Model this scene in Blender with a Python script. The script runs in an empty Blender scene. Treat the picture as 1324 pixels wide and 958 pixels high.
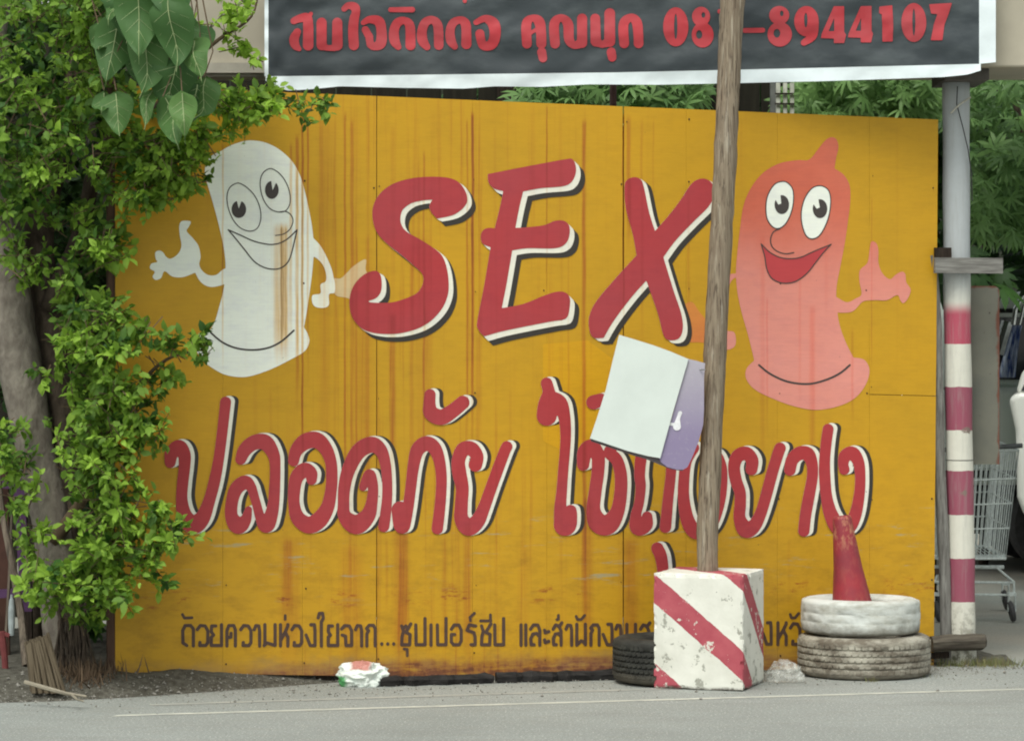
import bpy, bmesh, math, random
import numpy as np
from mathutils import Vector, Matrix
random.seed(7); rng = np.random.default_rng(7)
C = bpy.context.scene.collection
SC = bpy.context.scene
# ---------------------------------------------------------------- camera, world, sun
F = 4050.0; HZ = 438.0; EYE = 1.648; D0 = 15.0
cam = bpy.data.objects.new('camera', bpy.data.cameras.new('camera')); C.objects.link(cam)
cam.location = (0, -D0, EYE); cam.rotation_euler = (math.pi/2, 0, 0)
cam.data.sensor_width = 36; cam.data.lens = 36*F/1324; cam.data.shift_y = -(479-HZ)/1324
cam.data.clip_start = 0.1; cam.data.clip_end = 2000
SC.camera = cam
w = bpy.data.worlds.new('World'); SC.world = w; w.use_nodes = True
nt = w.node_tree; bg = nt.nodes['Background']
sky = nt.nodes.new('ShaderNodeTexSky'); sky.sky_type = 'NISHITA'; sky.sun_disc = False
SUN_EL, SUN_ROT = math.radians(58), math.radians(200)
sky.sun_elevation = SUN_EL; sky.sun_rotation = SUN_ROT; sky.dust_density = 3.0; sky.air_density = 1.0; sky.ozone_density = .6
bw = nt.nodes.new('ShaderNodeRGBToBW'); nt.links.new(sky.outputs[0], bw.inputs[0])     # overcast: mostly grey sky
tn = nt.nodes.new('ShaderNodeVectorMath'); tn.operation = 'SCALE'; tn.inputs[0].default_value = (1.0, 1.03, .97); nt.links.new(bw.outputs[0], tn.inputs['Scale'])
mxs = nt.nodes.new('ShaderNodeMix'); mxs.data_type = 'RGBA'; mxs.inputs[0].default_value = .85
nt.links.new(sky.outputs[0], mxs.inputs[6]); nt.links.new(tn.outputs[0], mxs.inputs[7]); nt.links.new(mxs.outputs[2], bg.inputs[0]); bg.inputs[1].default_value = 0.15
sl = bpy.data.lights.new('sun', 'SUN'); sl.energy = 1.1; sl.angle = math.radians(28); sl.color = (1, .97, .91)
so = bpy.data.objects.new('sun', sl); C.objects.link(so)
sd = Vector((math.sin(SUN_ROT)*math.cos(SUN_EL), math.cos(SUN_ROT)*math.cos(SUN_EL), math.sin(SUN_EL)))
so.rotation_euler = sd.to_track_quat('Z', 'Y').to_euler(); so.location = (0, -4, 12)
vs = SC.view_settings; vs.view_transform = 'Standard'; vs.look = 'None'; vs.exposure = 0.62; vs.gamma = 1
SC.cycles.max_bounces = 6; SC.cycles.filter_width = 2.0; SC.cycles.transparent_max_bounces = 12

# ---------------------------------------------------------------- helpers
def P(px, py, d):
    return Vector(((px-662)/F*d, d-D0, EYE-(py-HZ)/F*d))
def gd(py): return EYE*F/(py-HZ)          # distance at which flat ground shows at row py
class MB:
    def __init__(s): s.v = []; s.f = []; s.m = []; s.mi = 0; s.smooth = False
    def add(s, vs_, fs):
        o = len(s.v); s.v += [tuple(p) for p in vs_]; s.f += [tuple(o+i for i in f) for f in fs]; s.m += [s.mi]*len(fs)
    def box(s, c, size, R=None):
        x, y, z = [a/2 for a in size]; R = R or Matrix.Identity(3); c = Vector(c)
        pts = [c + R @ Vector((i*x, j*y, k*z)) for i in (-1, 1) for j in (-1, 1) for k in (-1, 1)]
        s.add(pts, [(0,1,3,2),(4,6,7,5),(0,4,5,1),(2,3,7,6),(0,2,6,4),(1,5,7,3)])
    def bar(s, a, b, wd, h):       # rectangular bar between two points
        a = Vector(a); b = Vector(b); z = (b-a).normalized()
        y = Vector((0, 1, 0)) if abs(z.y) < .9 else Vector((1, 0, 0))
        x = y.cross(z).normalized(); y = z.cross(x)
        R = Matrix((x, y, z)).transposed(); s.box((a+b)/2, (wd, h, (b-a).length), R)
    def tube(s, pts, rad, n=8, cap=True, wob=0):
        pts = [Vector(p) for p in pts]
        if not hasattr(rad, '__len__'): rad = [rad]*len(pts)
        ring = []; up = None
        for i, p in enumerate(pts):
            t = (pts[min(i+1, len(pts)-1)]-pts[max(i-1, 0)]).normalized()
            if up is None: up = Vector((0, 1, 0)) if abs(t.y) < .9 else Vector((1, 0, 0))
            x = up.cross(t).normalized(); y = t.cross(x); up = y
            ring += [p + (x*math.cos(a)+y*math.sin(a))*rad[i]*(1+wob*random.uniform(-1, 1)) for a in [2*math.pi*k/n for k in range(n)]]
        fs = [(i*n+k, i*n+(k+1) % n, (i+1)*n+(k+1) % n, (i+1)*n+k) for i in range(len(pts)-1) for k in range(n)]
        if cap: fs += [tuple(range(n))[::-1], tuple((len(pts)-1)*n+k for k in range(n))]
        s.add(ring, fs)
    def lathe(s, prof, c, n=48, R=None, jit=0, close=False):
        R = R or Matrix.Identity(3); c = Vector(c); vs_ = []
        for (r, z) in prof:
            for k in range(n):
                a = 2*math.pi*k/n; j = jit*random.uniform(-1, 1)
                vs_.append(c + R @ Vector(((r+j)*math.cos(a), (r+j)*math.sin(a), z)))
        m = len(prof); fs = []
        for i in range(m if close else m-1):
            for k in range(n): fs.append((i*n+k, i*n+(k+1) % n, ((i+1) % m)*n+(k+1) % n, ((i+1) % m)*n+k))
        s.add(vs_, fs)
    def build(s, name, mat, parent=None, base=None, smooth=None):
        me = bpy.data.meshes.new(name); o = bpy.data.objects.new(name, me); C.objects.link(o)
        off = Vector((0, 0, 0)); g = parent
        while g is not None: off += g.location; g = g.parent
        if parent is None and base is not None: off = Vector(base); o.location = off
        me.from_pydata([(p[0]-off[0], p[1]-off[1], p[2]-off[2]) for p in s.v], [], s.f)
        for m in (mat if isinstance(mat, (list, tuple)) else [mat]): me.materials.append(m)
        me.polygons.foreach_set('material_index', s.m)
        if smooth or s.smooth: me.polygons.foreach_set('use_smooth', [True]*len(me.polygons))
        me.update()
        if parent is not None: o.parent = parent
        return o
def tag(o, label=None, cat=None, group=None, kind=None):
    for k, v_ in (('label', label), ('category', cat), ('group', group), ('kind', kind)):
        if v_: o[k] = v_
    return o
def thing(name, label, cat, loc, group=None):
    o = bpy.data.objects.new(name, None); C.objects.link(o); o.location = loc; o.empty_display_size = .1
    return tag(o, label, cat, group)
bev_cache = {}
def bevel(o, wd=.004, seg=2):
    m = o.modifiers.new('bevel', 'BEVEL'); m.width = wd; m.segments = seg; m.limit_method = 'ANGLE'; return o

# ---------------------------------------------------------------- materials
def srgb(r, g, b): return tuple(((c/255)/12.92 if c/255 <= .04045 else ((c/255+.055)/1.055)**2.4) for c in (r, g, b))+(1,)
class NT:
    def __init__(s, tree): s.t = tree
    def n(s, kind, ins=None, **kw):
        nd = s.t.nodes.new(kind)
        for k, v_ in kw.items(): setattr(nd, k, v_)
        for k, v_ in (ins or {}).items():
            if isinstance(v_, bpy.types.NodeSocket): s.t.links.new(v_, nd.inputs[k])
            else: nd.inputs[k].default_value = v_
        return nd
    def math(s, op, a, b=0.0, c=None, clamp=False):
        nd = s.n('ShaderNodeMath', {0: a, 1: b}, operation=op, use_clamp=clamp)
        if c is not None:
            if isinstance(c, bpy.types.NodeSocket): s.t.links.new(c, nd.inputs[2])
            else: nd.inputs[2].default_value = c
        return nd.outputs[0]
    def mr(s, v_, a, b, c=0., d=1., smooth=False):
        return s.n('ShaderNodeMapRange', {0: v_, 1: a, 2: b, 3: c, 4: d}, interpolation_type='SMOOTHSTEP' if smooth else 'LINEAR').outputs[0]
    def mix(s, f, a, b, mode='MIX'):
        nd = s.n('ShaderNodeMix', data_type='RGBA', blend_type=mode); nd.clamp_factor = True
        for i, v_ in ((0, f), (6, a), (7, b)):
            if isinstance(v_, bpy.types.NodeSocket): s.t.links.new(v_, nd.inputs[i])
            else: nd.inputs[i].default_value = v_
        return nd.outputs[2]
    def noise(s, vec, scale, detail=4, rough=.55, sc=(1, 1, 1)):
        mp = s.n('ShaderNodeMapping', {0: vec}); mp.inputs['Scale'].default_value = sc
        return s.n('ShaderNodeTexNoise', {'Vector': mp.outputs[0], 'Scale': scale, 'Detail': detail, 'Roughness': rough}).outputs[0]
def newmat(name, rough=.7, spec=.3):
    m = bpy.data.materials.new(name); m.use_nodes = True; h = NT(m.node_tree); b = m.node_tree.nodes['Principled BSDF']
    b.inputs['Roughness'].default_value = rough; b.inputs['Specular IOR Level'].default_value = spec
    h.b = b; h.tc = h.n('ShaderNodeTexCoord').outputs['Object']; h.m = m
    return m, h
def simple(name, col, rough=.7, spec=.3, var=.25, scale=20, sc=(1, 1, 1), bump=.2, col2=None, metal=0, thr=None, d=.004):
    m, h = newmat(name, rough, spec)
    nz = h.noise(h.tc, scale, 6, .6, sc)
    c2 = col2 or tuple(c*(1-var) for c in col[:3])+(1,)
    f = h.mr(nz, *(thr or (.35, .65)))
    c1 = tuple(c*(1+var*.4) for c in col[:3])+(1,) if not col2 else col
    h.t.links.new(h.mix(f, c1, c2), h.b.inputs['Base Color'])
    h.b.inputs['Metallic'].default_value = metal
    if bump:
        bp = h.n('ShaderNodeBump', {'Strength': bump, 'Distance': d, 'Height': nz}); h.t.links.new(bp.outputs[0], h.b.inputs['Normal'])
    return m

# sign plane: local coordinates (s, off, z)
SL = .25; SD = 15.25
def S(px, py):
    u = (np.asarray(px, float)-662)/F; d = SD/(1-SL*u)
    return u*d*math.sqrt(1+SL*SL), EYE-(np.asarray(py, float)-HZ)/F*d
def ps(px): return float(S(px, 0)[0])
def pz(px, py): return float(S(px, py)[1])
# streaks of rust: px, half width px, top row, bottom row, strength
STREAKS = [(288,1.2,180,500,.6),(295,1.5,540,700,.15),(359,5,285,485,.8),(368,5,285,485,1.0),(364,1.2,285,485,.5),(376,2,180,470,.6),(384,2.2,170,560,.85),(391,1.6,140,700,1.0),(398,1.5,150,520,.6),
 (372,5,690,800,.35),(375,12,690,880,.35),(415,3,140,420,.2),(433,2,150,700,.25),(446,1.6,140,720,.8),(455,2.6,150,740,.6),(461,1.4,300,700,.4),(475,3,300,720,.35),
 (508,4,400,640,.65),(508,3,160,420,.25),(519,9,680,875,.7),(532,3,330,700,.4),(548,1.6,190,660,.6),(556,4,420,620,.25),(604,1.5,150,640,.6),(611,2.2,140,620,1.1),(618,3,430,620,.3),
 (604,6,670,870,.45),(640,2,160,420,.15),(660,2,500,700,.15),(690,2,130,330,.15),(707,1.2,132,400,.6),(735,1.4,290,700,.3),(755,3,150,870,.8),(760,7,640,870,.45),(806,1.4,145,470,.85),(813,3,145,340,.6),
 (830,2,150,480,.3),(845,1.4,150,300,.3),(815,11,690,870,.55),(455,14,700,880,.3),(420,9,150,700,.22),(470,12,420,700,.25),(545,10,300,690,.18),(890,2,250,430,.35),(900,8,690,760,.15),(923,2,420,560,.3),(958,2,150,260,.12),(986,3.5,300,640,.3),(992,1.5,380,580,.4),(1034,2,350,540,.28),(1050,4.5,390,640,.42),
 (1102,2,420,560,.4),(1068,3,300,420,.15),(1127,1,250,510,.4),(1020,2,690,800,.15),(560,3,140,300,.12),(1160,2,160,500,.1),(350,2,500,700,.2),(330,3,480,640,.12),(575,4,690,860,.25),(500,2,690,800,.3),(680,4,700,860,.15)]
def make_weather():
    g = bpy.data.node_groups.new('weathering', 'ShaderNodeTree')
    g.interface.new_socket('Coord', in_out='INPUT', socket_type='NodeSocketVector')
    for nme in ('Rust', 'Dirt', 'Grain', 'Fade'): g.interface.new_socket(nme, in_out='OUTPUT', socket_type='NodeSocketFloat')
    h = NT(g); gi = h.n('NodeGroupInput').outputs[0]; go = g.nodes.new('NodeGroupOutput')
    sx = h.n('ShaderNodeSeparateXYZ', {0: gi}); X0, Z = sx.outputs[0], sx.outputs[2]
    wob = h.noise(gi, 1.0, 2, .5, (2, 0, 5))
    X = h.math('ADD', X0, h.math('MULTIPLY', h.math('SUBTRACT', wob, .5), .012))
    tot = None
    for (px, hw, y0, y1, st) in STREAKS:
        s0 = ps(px); wd = hw/F*15.25*1.5
        a = h.math('ABSOLUTE', h.math('SUBTRACT', X, s0))
        a = h.mr(a, wd, wd*.15, 0, st, True)
        zt, zb = pz(px, y0), pz(px, y1)
        a = h.math('MULTIPLY', a, h.mr(Z, zt, zt-.05, 0, 1, True)); a = h.math('MULTIPLY', a, h.mr(Z, zb, zb+.35*(zt-zb), 0, 1, True))
        tot = a if tot is None else h.math('ADD', tot, a)
    brk = h.mr(h.noise(gi, 1.0, 6, .7, (50, 0, 1.6)), .3, .6, .45, 1.2)
    tot = h.math('MULTIPLY', tot, brk)
    # faint general runs
    run = h.noise(gi, 1.0, 5, .65, (34, 0, .7)); run2 = h.mr(run, .50, .74, 0, .50, True)
    ctr = h.math('MULTIPLY', h.mr(X, ps(300), ps(470), 0, 1, True), h.mr(X, ps(900), ps(560), 0, 1, True))
    run2 = h.math('MULTIPLY', run2, h.math('ADD', .14, ctr))
    tot = h.math('ADD', tot, run2)
    # rust bands along the foot
    foot = h.mr(h.math('ADD', Z, h.math('MULTIPLY', h.noise(gi, 9, 4, .6, (.6, 0, 1)), -.10)), .075, -.02, 0, 1, True)
    fn = h.mr(h.noise(gi, 1.0, 8, .72, (4.5, 0, 30)), .36, .58, .15, 1.35)
    fr_ = h.noise(gi, 1.0, 6, .7, (26, 0, 22)); fn = h.math('MULTIPLY', fn, h.mr(fr_, .3, .6, .4, 1.3))
    foot = h.math('MULTIPLY', h.math('MULTIPLY', foot, fn), h.mr(X, ps(240), ps(480), .1, 1, True))
    foot = h.math('MULTIPLY', foot, h.mr(X, ps(1150), ps(800), .4, 1, True))
    band = h.math('MULTIPLY', h.mr(h.math('ABSOLUTE', h.math('SUBTRACT', Z, .41)), .08, .0, 0, 1, True), h.mr(h.noise(gi, 1, 7, .75, (11, 0, 34)), .52, .63, 0, 1.3))
    band = h.math('MULTIPLY', band, h.mr(h.noise(gi, 3.2, 2), .45, .6, 0, 1, True))
    tot = h.math('ADD', tot, h.math('ADD', foot, band))
    rust = h.math('MINIMUM', tot, 1.35)
    spots = h.mr(h.noise(gi, 1.0, 3, .5, (75, 0, 55)), .735, .78, 0, .7)
    dirt = h.math('ADD', spots, h.math('MULTIPLY', foot, .35), clamp=True)
    grain = h.noise(gi, 1.0, 5, .65, (9, 0, 130))
    fade = h.noise(gi, 1.4, 4, .55)
    for k, v_ in (('Rust', rust), ('Dirt', dirt), ('Grain', grain), ('Fade', fade)): h.t.links.new(v_, go.inputs[k])
    return g
WG = make_weather()
def paint(name, col, rust_t=(.66, .38, .18, 1), k=1.0, rough=.55, grad=None, fade_col=None, fk=.3, chip=None, scuff=0):
    m, h = newmat(name, rough, .35)
    g = h.n('ShaderNodeGroup'); g.node_tree = WG; h.t.links.new(h.tc, g.inputs[0])
    c = col
    if grad:
        z = h.n('ShaderNodeSeparateXYZ', {0: h.tc}).outputs[2]
        c = h.mix(h.mr(h.math('ADD', z, h.math('MULTIPLY', h.noise(h.tc, 4), .25)), pz(1040, grad[1])+.12, pz(1040, grad[2])+.12, 0, 1, True), col, grad[0])
    c = h.mix(h.mr(g.outputs['Fade'], .3, .7, 0, fk), c, fade_col or tuple(x*.7 for x in (col[:3]))+(1,))
    gr = h.mr(g.outputs['Grain'], .35, .65, .965, 1.025)
    zz_ = h.n('ShaderNodeSeparateXYZ', {0: h.tc}).outputs[2]
    mot = h.noise(h.tc, 7, 7, .72, (1, 0, 2.2)); lowm = h.mr(zz_, 1.15, .25, .35, 1, True)
    c = h.mix(h.math('MULTIPLY', h.mr(mot, .46, .70), h.math('MULTIPLY', lowm, .62)), c, h.mix(1.0, c, (.56, .52, .8, 1), 'MULTIPLY'))
    fw = h.math('MULTIPLY', h.mr(h.math('ADD', zz_, h.math('MULTIPLY', mot, -.12)), .09, .0, 0, 1, True), h.mr(h.noise(h.tc, 3.1, 4), .38, .58, .15, .8))
    c = h.mix(fw, c, (.36, .225, .07, 1))
    c = h.mix(1.0, c, h.n('ShaderNodeCombineColor', {0: gr, 1: gr, 2: gr}).outputs[0], 'MULTIPLY')
    c = h.mix(h.math('MULTIPLY', g.outputs['Rust'], k, clamp=True), c, h.mix(1.0, c, rust_t, 'MULTIPLY'))
    c = h.mix(h.math('MULTIPLY', h.math('SUBTRACT', g.outputs['Rust'], .85, clamp=True), 1.1*k, clamp=True), c, (.13, .045, .016, 1))
    c = h.mix(g.outputs['Dirt'], c, (.05, .03, .02, 1))
    if scuff:      # grey scrapes at car-bumper height
        z = h.n('ShaderNodeSeparateXYZ', {0: h.tc}).outputs[2]
        bandm = h.mr(h.math('ABSOLUTE', h.math('SUBTRACT', z, .60)), .26, .12, 0, 1, True)
        sn = h.mr(h.noise(h.tc, 1.0, 8, .72, (3.2, 0, 26)), .58, .66, 0, .75)
        c = h.mix(h.math('MULTIPLY', bandm, sn), c, srgb(150, 150, 125))
    h.t.links.new(c, h.b.inputs['Base Color'])
    bp = h.n('ShaderNodeBump', {'Strength': .25, 'Distance': .002, 'Height': g.outputs['Grain']}); h.t.links.new(bp.outputs[0], h.b.inputs['Normal'])
    return m
M = {}
M['yellow'] = paint('yellow_paint', (.555, .298, .009, 1), (.70, .40, .9, 1), fade_col=(.47, .265, .011, 1), fk=.8, scuff=1)
M['red'] = paint('red_paint', (.41, .034, .038, 1), (.66, .6, .5, 1), .85, fade_col=(.36, .055, .065, 1), fk=.8, scuff=0)
M['white'] = paint('white_paint', (.80, .78, .66, 1), (.80, .56, .33, 1), .7)
M['black'] = paint('black_paint', (.038, .034, .028, 1), (1.2, .9, .7, 1), .5)
M['figwhite'] = paint('figure_white_paint', (.84, .87, .77, 1), (.86, .56, .28, 1), 1.0, fade_col=(.80, .85, .77, 1))
M['pink'] = paint('pink_paint', (.58, .12, .065, 1), (.95, .50, .38, 1), .95, grad=((.72, .29, .24, 1), 250, 400), fade_col=(.62, .19, .13, 1), fk=.5)
M['ghost'] = paint('faded_pink_paint', (.60, .16, .05, 1), (.9, .6, .45, 1), .8, fade_col=(.58, .24, .04, 1), fk=.8)
M['mouth'] = paint('mouth_red_paint', (.50, .055, .06, 1), (.8, .7, .6, 1), .4)
M['line'] = paint('dark_line_paint', (.06, .05, .045, 1), (1, 1, 1, 1), .3)
M['brown'] = paint('brown_letter_paint', (.085, .050, .035, 1), (.9, .7, .6, 1), .5)
M['patch'] = paint('fresh_yellow_paint', (.60, .315, .005, 1), (.70, .40, 1.5, 1), fk=.5, fade_col=(.55, .295, .006, 1))
M['tan'] = paint('stained_hand_paint', (.66, .50, .27, 1), (.9, .6, .4, 1), .8)

# ---------------------------------------------------------------- outline painter (union of strokes and outlines -> one flat mesh)
def smooth_pts(pts, closed, sub=6):
    """Catmull-Rom through the points; a point given twice is a sharp corner"""
    A = [np.array(p, float) for p in pts]; n = len(A); out = []
    for i in range(n if closed else n-1):
        p1, p2 = A[i], A[(i+1) % n]
        if np.allclose(p1, p2): continue
        p0 = A[(i-1) % n] if (closed or i > 0) else p1
        p3 = A[(i+2) % n] if (closed or i+2 < n) else p2
        for k in range(sub):
            t = k/sub; t2, t3 = t*t, t*t*t
            out.append(.5*((2*p1)+(-p0+p2)*t+(2*p0-5*p1+4*p2-p3)*t2+(-p0+3*p1-3*p2+p3)*t3))
    if not closed: out.append(A[-1])
    return np.array(out)
def Z_(x0, y0, s):
    def f(pts, r=None):
        out = []
        for p in pts:
            q = (x0+p[0]/s, y0+p[1]/s)
            if len(p) > 2: q += (p[2]/s,)
            elif r is not None: q += (r/s,)
            out.append(q)
        return out
    return f
def sdf_stroke(X, Y, pts):
    d = np.full(X.shape, 1e9)
    for a, b in zip(pts[:-1], pts[1:]):
        ab = b[:2]-a[:2]; L = max(ab @ ab, 1e-9)
        t = np.clip(((X-a[0])*ab[0]+(Y-a[1])*ab[1])/L, 0, 1)
        d = np.minimum(d, np.hypot(X-a[0]-t*ab[0], Y-a[1]-t*ab[1])-(a[2]+t*(b[2]-a[2])))
    return d
def sdf_poly(X, Y, pts):
    d = np.full(X.shape, 1e9); ins = np.zeros(X.shape, bool); n = len(pts)
    for i in range(n):
        a = pts[i]; b = pts[(i+1) % n]; ab = b-a; L = max(ab @ ab, 1e-9)
        t = np.clip(((X-a[0])*ab[0]+(Y-a[1])*ab[1])/L, 0, 1)
        d = np.minimum(d, np.hypot(X-a[0]-t*ab[0], Y-a[1]-t*ab[1]))
        if abs(b[1]-a[1]) > 1e-9:
            c = ((a[1] > Y) != (b[1] > Y)) & (X < (b[0]-a[0])*(Y-a[1])/(b[1]-a[1])+a[0]); ins ^= c
    return np.where(ins, -d, d)
def field(prims, step, pad=18, shifts=None):
    """prims: ('s',pts) stroke, ('p',pts) outline, ('P',pts) straight outline, leading '-' cuts"""
    Q = []
    for op, pts in prims:
        cut = op[0] == '-'; k = op[-1]
        if k == 's': q = smooth_pts(pts, False)
        elif k == 'S': q = np.array(pts, float)
        elif k == 'c': q = smooth_pts(pts, True); q = np.vstack([q, q[:1]])
        elif k == 'p': q = smooth_pts(pts, True)
        else: q = np.array(pts, float)
        Q.append((cut, k, q))
    allp = np.vstack([q[:, :2] for c, k, q in Q if not c])
    rmax = max([q[:, 2].max() for c, k, q in Q if k in 'sSc'] + [0])
    x0, y0 = allp.min(0)-rmax-pad; x1, y1 = allp.max(0)+rmax+pad
    xs = np.arange(x0, x1, step); ys = np.arange(y0, y1, step); X, Y = np.meshgrid(xs, ys)
    D = np.full(X.shape, 1e9)
    for c, k, q in Q:
        d = sdf_stroke(X, Y, q) if k in 'sSc' else sdf_poly(X, Y, q)
        D = np.maximum(D, -d) if c else np.minimum(D, d)
    return xs, ys, D
def sweep(D, step, path):
    out = D.copy() if not path else np.full(D.shape, 1e9)
    for dx, dy in path:
        ix, iy = int(round(dx/step)), int(round(dy/step))
        out = np.minimum(out, np.roll(np.roll(D, ix, 1), iy, 0))
    return out
def contour(xs, ys, D, maxrun=10**6):
    """marching squares; inner cells merged along rows. returns verts(px), faces"""
    v = []; f = []; idx = {}
    def vert(x, y):
        k = (round(x, 3), round(y, 3))
        if k not in idx: idx[k] = len(v); v.append((x, y))
        return idx[k]
    In = D < 0; ny, nx = D.shape
    full = In[:-1, :-1] & In[1:, :-1] & In[:-1, 1:] & In[1:, 1:]
    anyc = In[:-1, :-1] | In[1:, :-1] | In[:-1, 1:] | In[1:, 1:]
    for j in range(ny-1):
        row = full[j]
        if row.any():
            e = np.diff(np.concatenate([[0], row.astype(int), [0]])); st = np.where(e == 1)[0]; en = np.where(e == -1)[0]
            for a, b in [(q_, min(q_+maxrun, b_)) for a_, b_ in zip(st, en) for q_ in range(a_, b_, maxrun)]: f.append((vert(xs[a], ys[j]), vert(xs[a], ys[j+1]), vert(xs[b], ys[j+1]), vert(xs[b], ys[j])))
    for j, i in zip(*np.where(anyc & ~full)):
        c = [(xs[i], ys[j], D[j, i]), (xs[i], ys[j+1], D[j+1, i]), (xs[i+1], ys[j+1], D[j+1, i+1]), (xs[i+1], ys[j], D[j, i+1])]
        poly = []
        for k in range(4):
            a, b = c[k], c[(k+1) % 4]
            if a[2] < 0: poly.append(vert(a[0], a[1]))
            if (a[2] < 0) != (b[2] < 0):
                t = a[2]/(a[2]-b[2]); poly.append(vert(a[0]+t*(b[0]-a[0]), a[1]+t*(b[1]-a[1])))
        poly = [p for k, p in enumerate(poly) if p != poly[k-1]]
        if len(poly) >= 3: f.append(tuple(poly))
    return v, f
def sheet(name, mat, parent, data, off, label=None, mapf=None):
    v, f = contour(*data)
    if not f: return None
    me = bpy.data.meshes.new(name)
    if mapf is None:
        a = np.array(v); s_, z_ = S(a[:, 0], a[:, 1]); co = [(x, -off, z) for x, z in zip(s_, z_)]
    else: co = mapf(v, off)
    me.from_pydata(co, [], f); me.materials.append(mat); me.update()
    o = bpy.data.objects.new(name, me); C.objects.link(o); o.parent = parent
    if label: o['label'] = label
    return o
ang = math.atan(SL)
def lin(a, b, n=5): return [(a[0]+(b[0]-a[0])*k/(n-1), a[1]+(b[1]-a[1])*k/(n-1)) for k in range(n)]
def letter(prims, label, wsh=(5.3, -1.2), bsh=(10.5, -.6), step=1.0, name='painted_letter'):
    xs, ys, D = field(prims, step)
    red = sheet(name, M['red'], sign, (xs, ys, D), .0060, label)
    sheet('highlight', M['white'], red, (xs, ys, sweep(D, step, lin((0, 0), wsh, 4))), .0045)
    sheet('shadow_edge', M['black'], red, (xs, ys, sweep(D, step, lin(wsh, bsh, 4))), .0030)
    return red

# ================================================================= SETTING
m, h = newmat('asphalt', .92, .15)
n1 = h.noise(h.tc, .8, 4); n2 = h.noise(h.tc, 75, 4, .8); n3 = h.noise(h.tc, 9, 6, .7, (.35, 1.6, 1))
c = h.mix(h.mr(n1, .3, .7), (.27, .29, .272, 1), (.35, .375, .355, 1))
c = h.mix(h.mr(n2, .42, .68, 0, .8), c, (.17, .17, .155, 1)); c = h.mix(h.mr(n3, .50, .72, 0, .5), c, (.25, .245, .21, 1))
c = h.mix(h.mr(h.noise(h.tc, 2.2, 5, .6, (.5, 1.4, 1)), .52, .7, 0, .35), c, (.20, .205, .19, 1))
c = h.mix(h.mr(h.noise(h.tc, 28, 5, .75), .60, .70, 0, .45), c, (.15, .15, .135, 1))
c = h.mix(h.mr(h.noise(h.tc, 90, 2, .5), .62, .68, 0, .8), c, (.62, .62, .57, 1))
h.t.links.new(c, h.b.inputs['Base Color']); bp = h.n('ShaderNodeBump', {'Strength': .5, 'Distance': .004, 'Height': n2}); h.t.links.new(bp.outputs[0], h.b.inputs['Normal'])
M['asphalt'] = m
m, h = newmat('parking_concrete', .9, .2)
n1 = h.noise(h.tc, .7, 5); n2 = h.noise(h.tc, 90, 3, .7)
c = h.mix(h.mr(n1, .35, .65), (.29, .31, .28, 1), (.40, .37, .31, 1)); c = h.mix(h.mr(n2, .4, .7, 0, .4), c, (.14, .14, .12, 1))
h.t.links.new(c, h.b.inputs['Base Color']); M['concrete_ground'] = m
M['dirt'] = simple('dirt', (.135, .130, .108, 1), .95, .1, scale=34, bump=.8, col2=(.065, .060, .048, 1), d=.02)
def plane_grid(name, mat, x0, x1, y0, y1, z, nx=2, ny=2, zf=None):
    b = MB(); X = np.linspace(x0, x1, nx); Y = np.linspace(y0, y1, ny)
    b.add([(x, y, z if zf is None else zf(x, y)) for y in Y for x in X], [(j*nx+i, j*nx+i+1, (j+1)*nx+i+1, (j+1)*nx+i) for j in range(ny-1) for i in range(nx-1)])
    return tag(b.build(name, mat, None, (0, 0, 0), smooth=zf is not None), kind='structure')
plane_grid('ground', M['concrete_ground'], -900, 900, -60, 1500, -.004)
# road: everything on the camera side of a line parallel to the sign
ca, sa = math.cos(ang), math.sin(ang)
def RW(a, n_, z): return (a*ca-n_*sa, a*sa+n_*ca, z)      # along the road, across it
b = MB(); b.add([RW(-300, -30, 0), RW(300, -30, 0), RW(300, .34, 0), RW(-300, .34, 0)], [(0, 1, 2, 3)])
tag(b.build('road', M['asphalt'], None, (0, 0, 0)), kind='structure')
m, h = newmat('worn_line_paint', .8, .2)
h.t.links.new(h.mix(h.mr(h.noise(h.tc, 25, 6, .7, (.3, 1, 1)), .38, .62), (.60, .60, .52, 1), (.38, .39, .35, 1)), h.b.inputs['Base Color']); M['line_paint'] = m
b = MB()
ln = RW(0, -.835, 0)
b.add([RW(-2.02, -.865, .0015), RW(60, -.870, .0015), RW(60, -.800, .0015), RW(-1.98, -.812, .0015)], [(0, 1, 2, 3)])
tag(b.build('edge_line', M['line_paint'], None, (0, 0, 0)), kind='structure')
m, h = newmat('faint_line_paint', .85, .2)
h.t.links.new(h.mix(h.mr(h.noise(h.tc, 14, 6, .7, (.3, 1, 1)), .4, .6), (.38, .38, .34, 1), (.30, .31, .285, 1)), h.b.inputs['Base Color']); M['faint'] = m
b = MB(); b.add([RW(-1.8, -.50, .0015), RW(1.0, -.43, .0015), RW(1.0, -.37, .0015), RW(-1.8, -.44, .0015)], [(0, 1, 2, 3)])
tag(b.build('faint_line', M['faint'], None, (0, 0, 0)), kind='structure')
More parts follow.
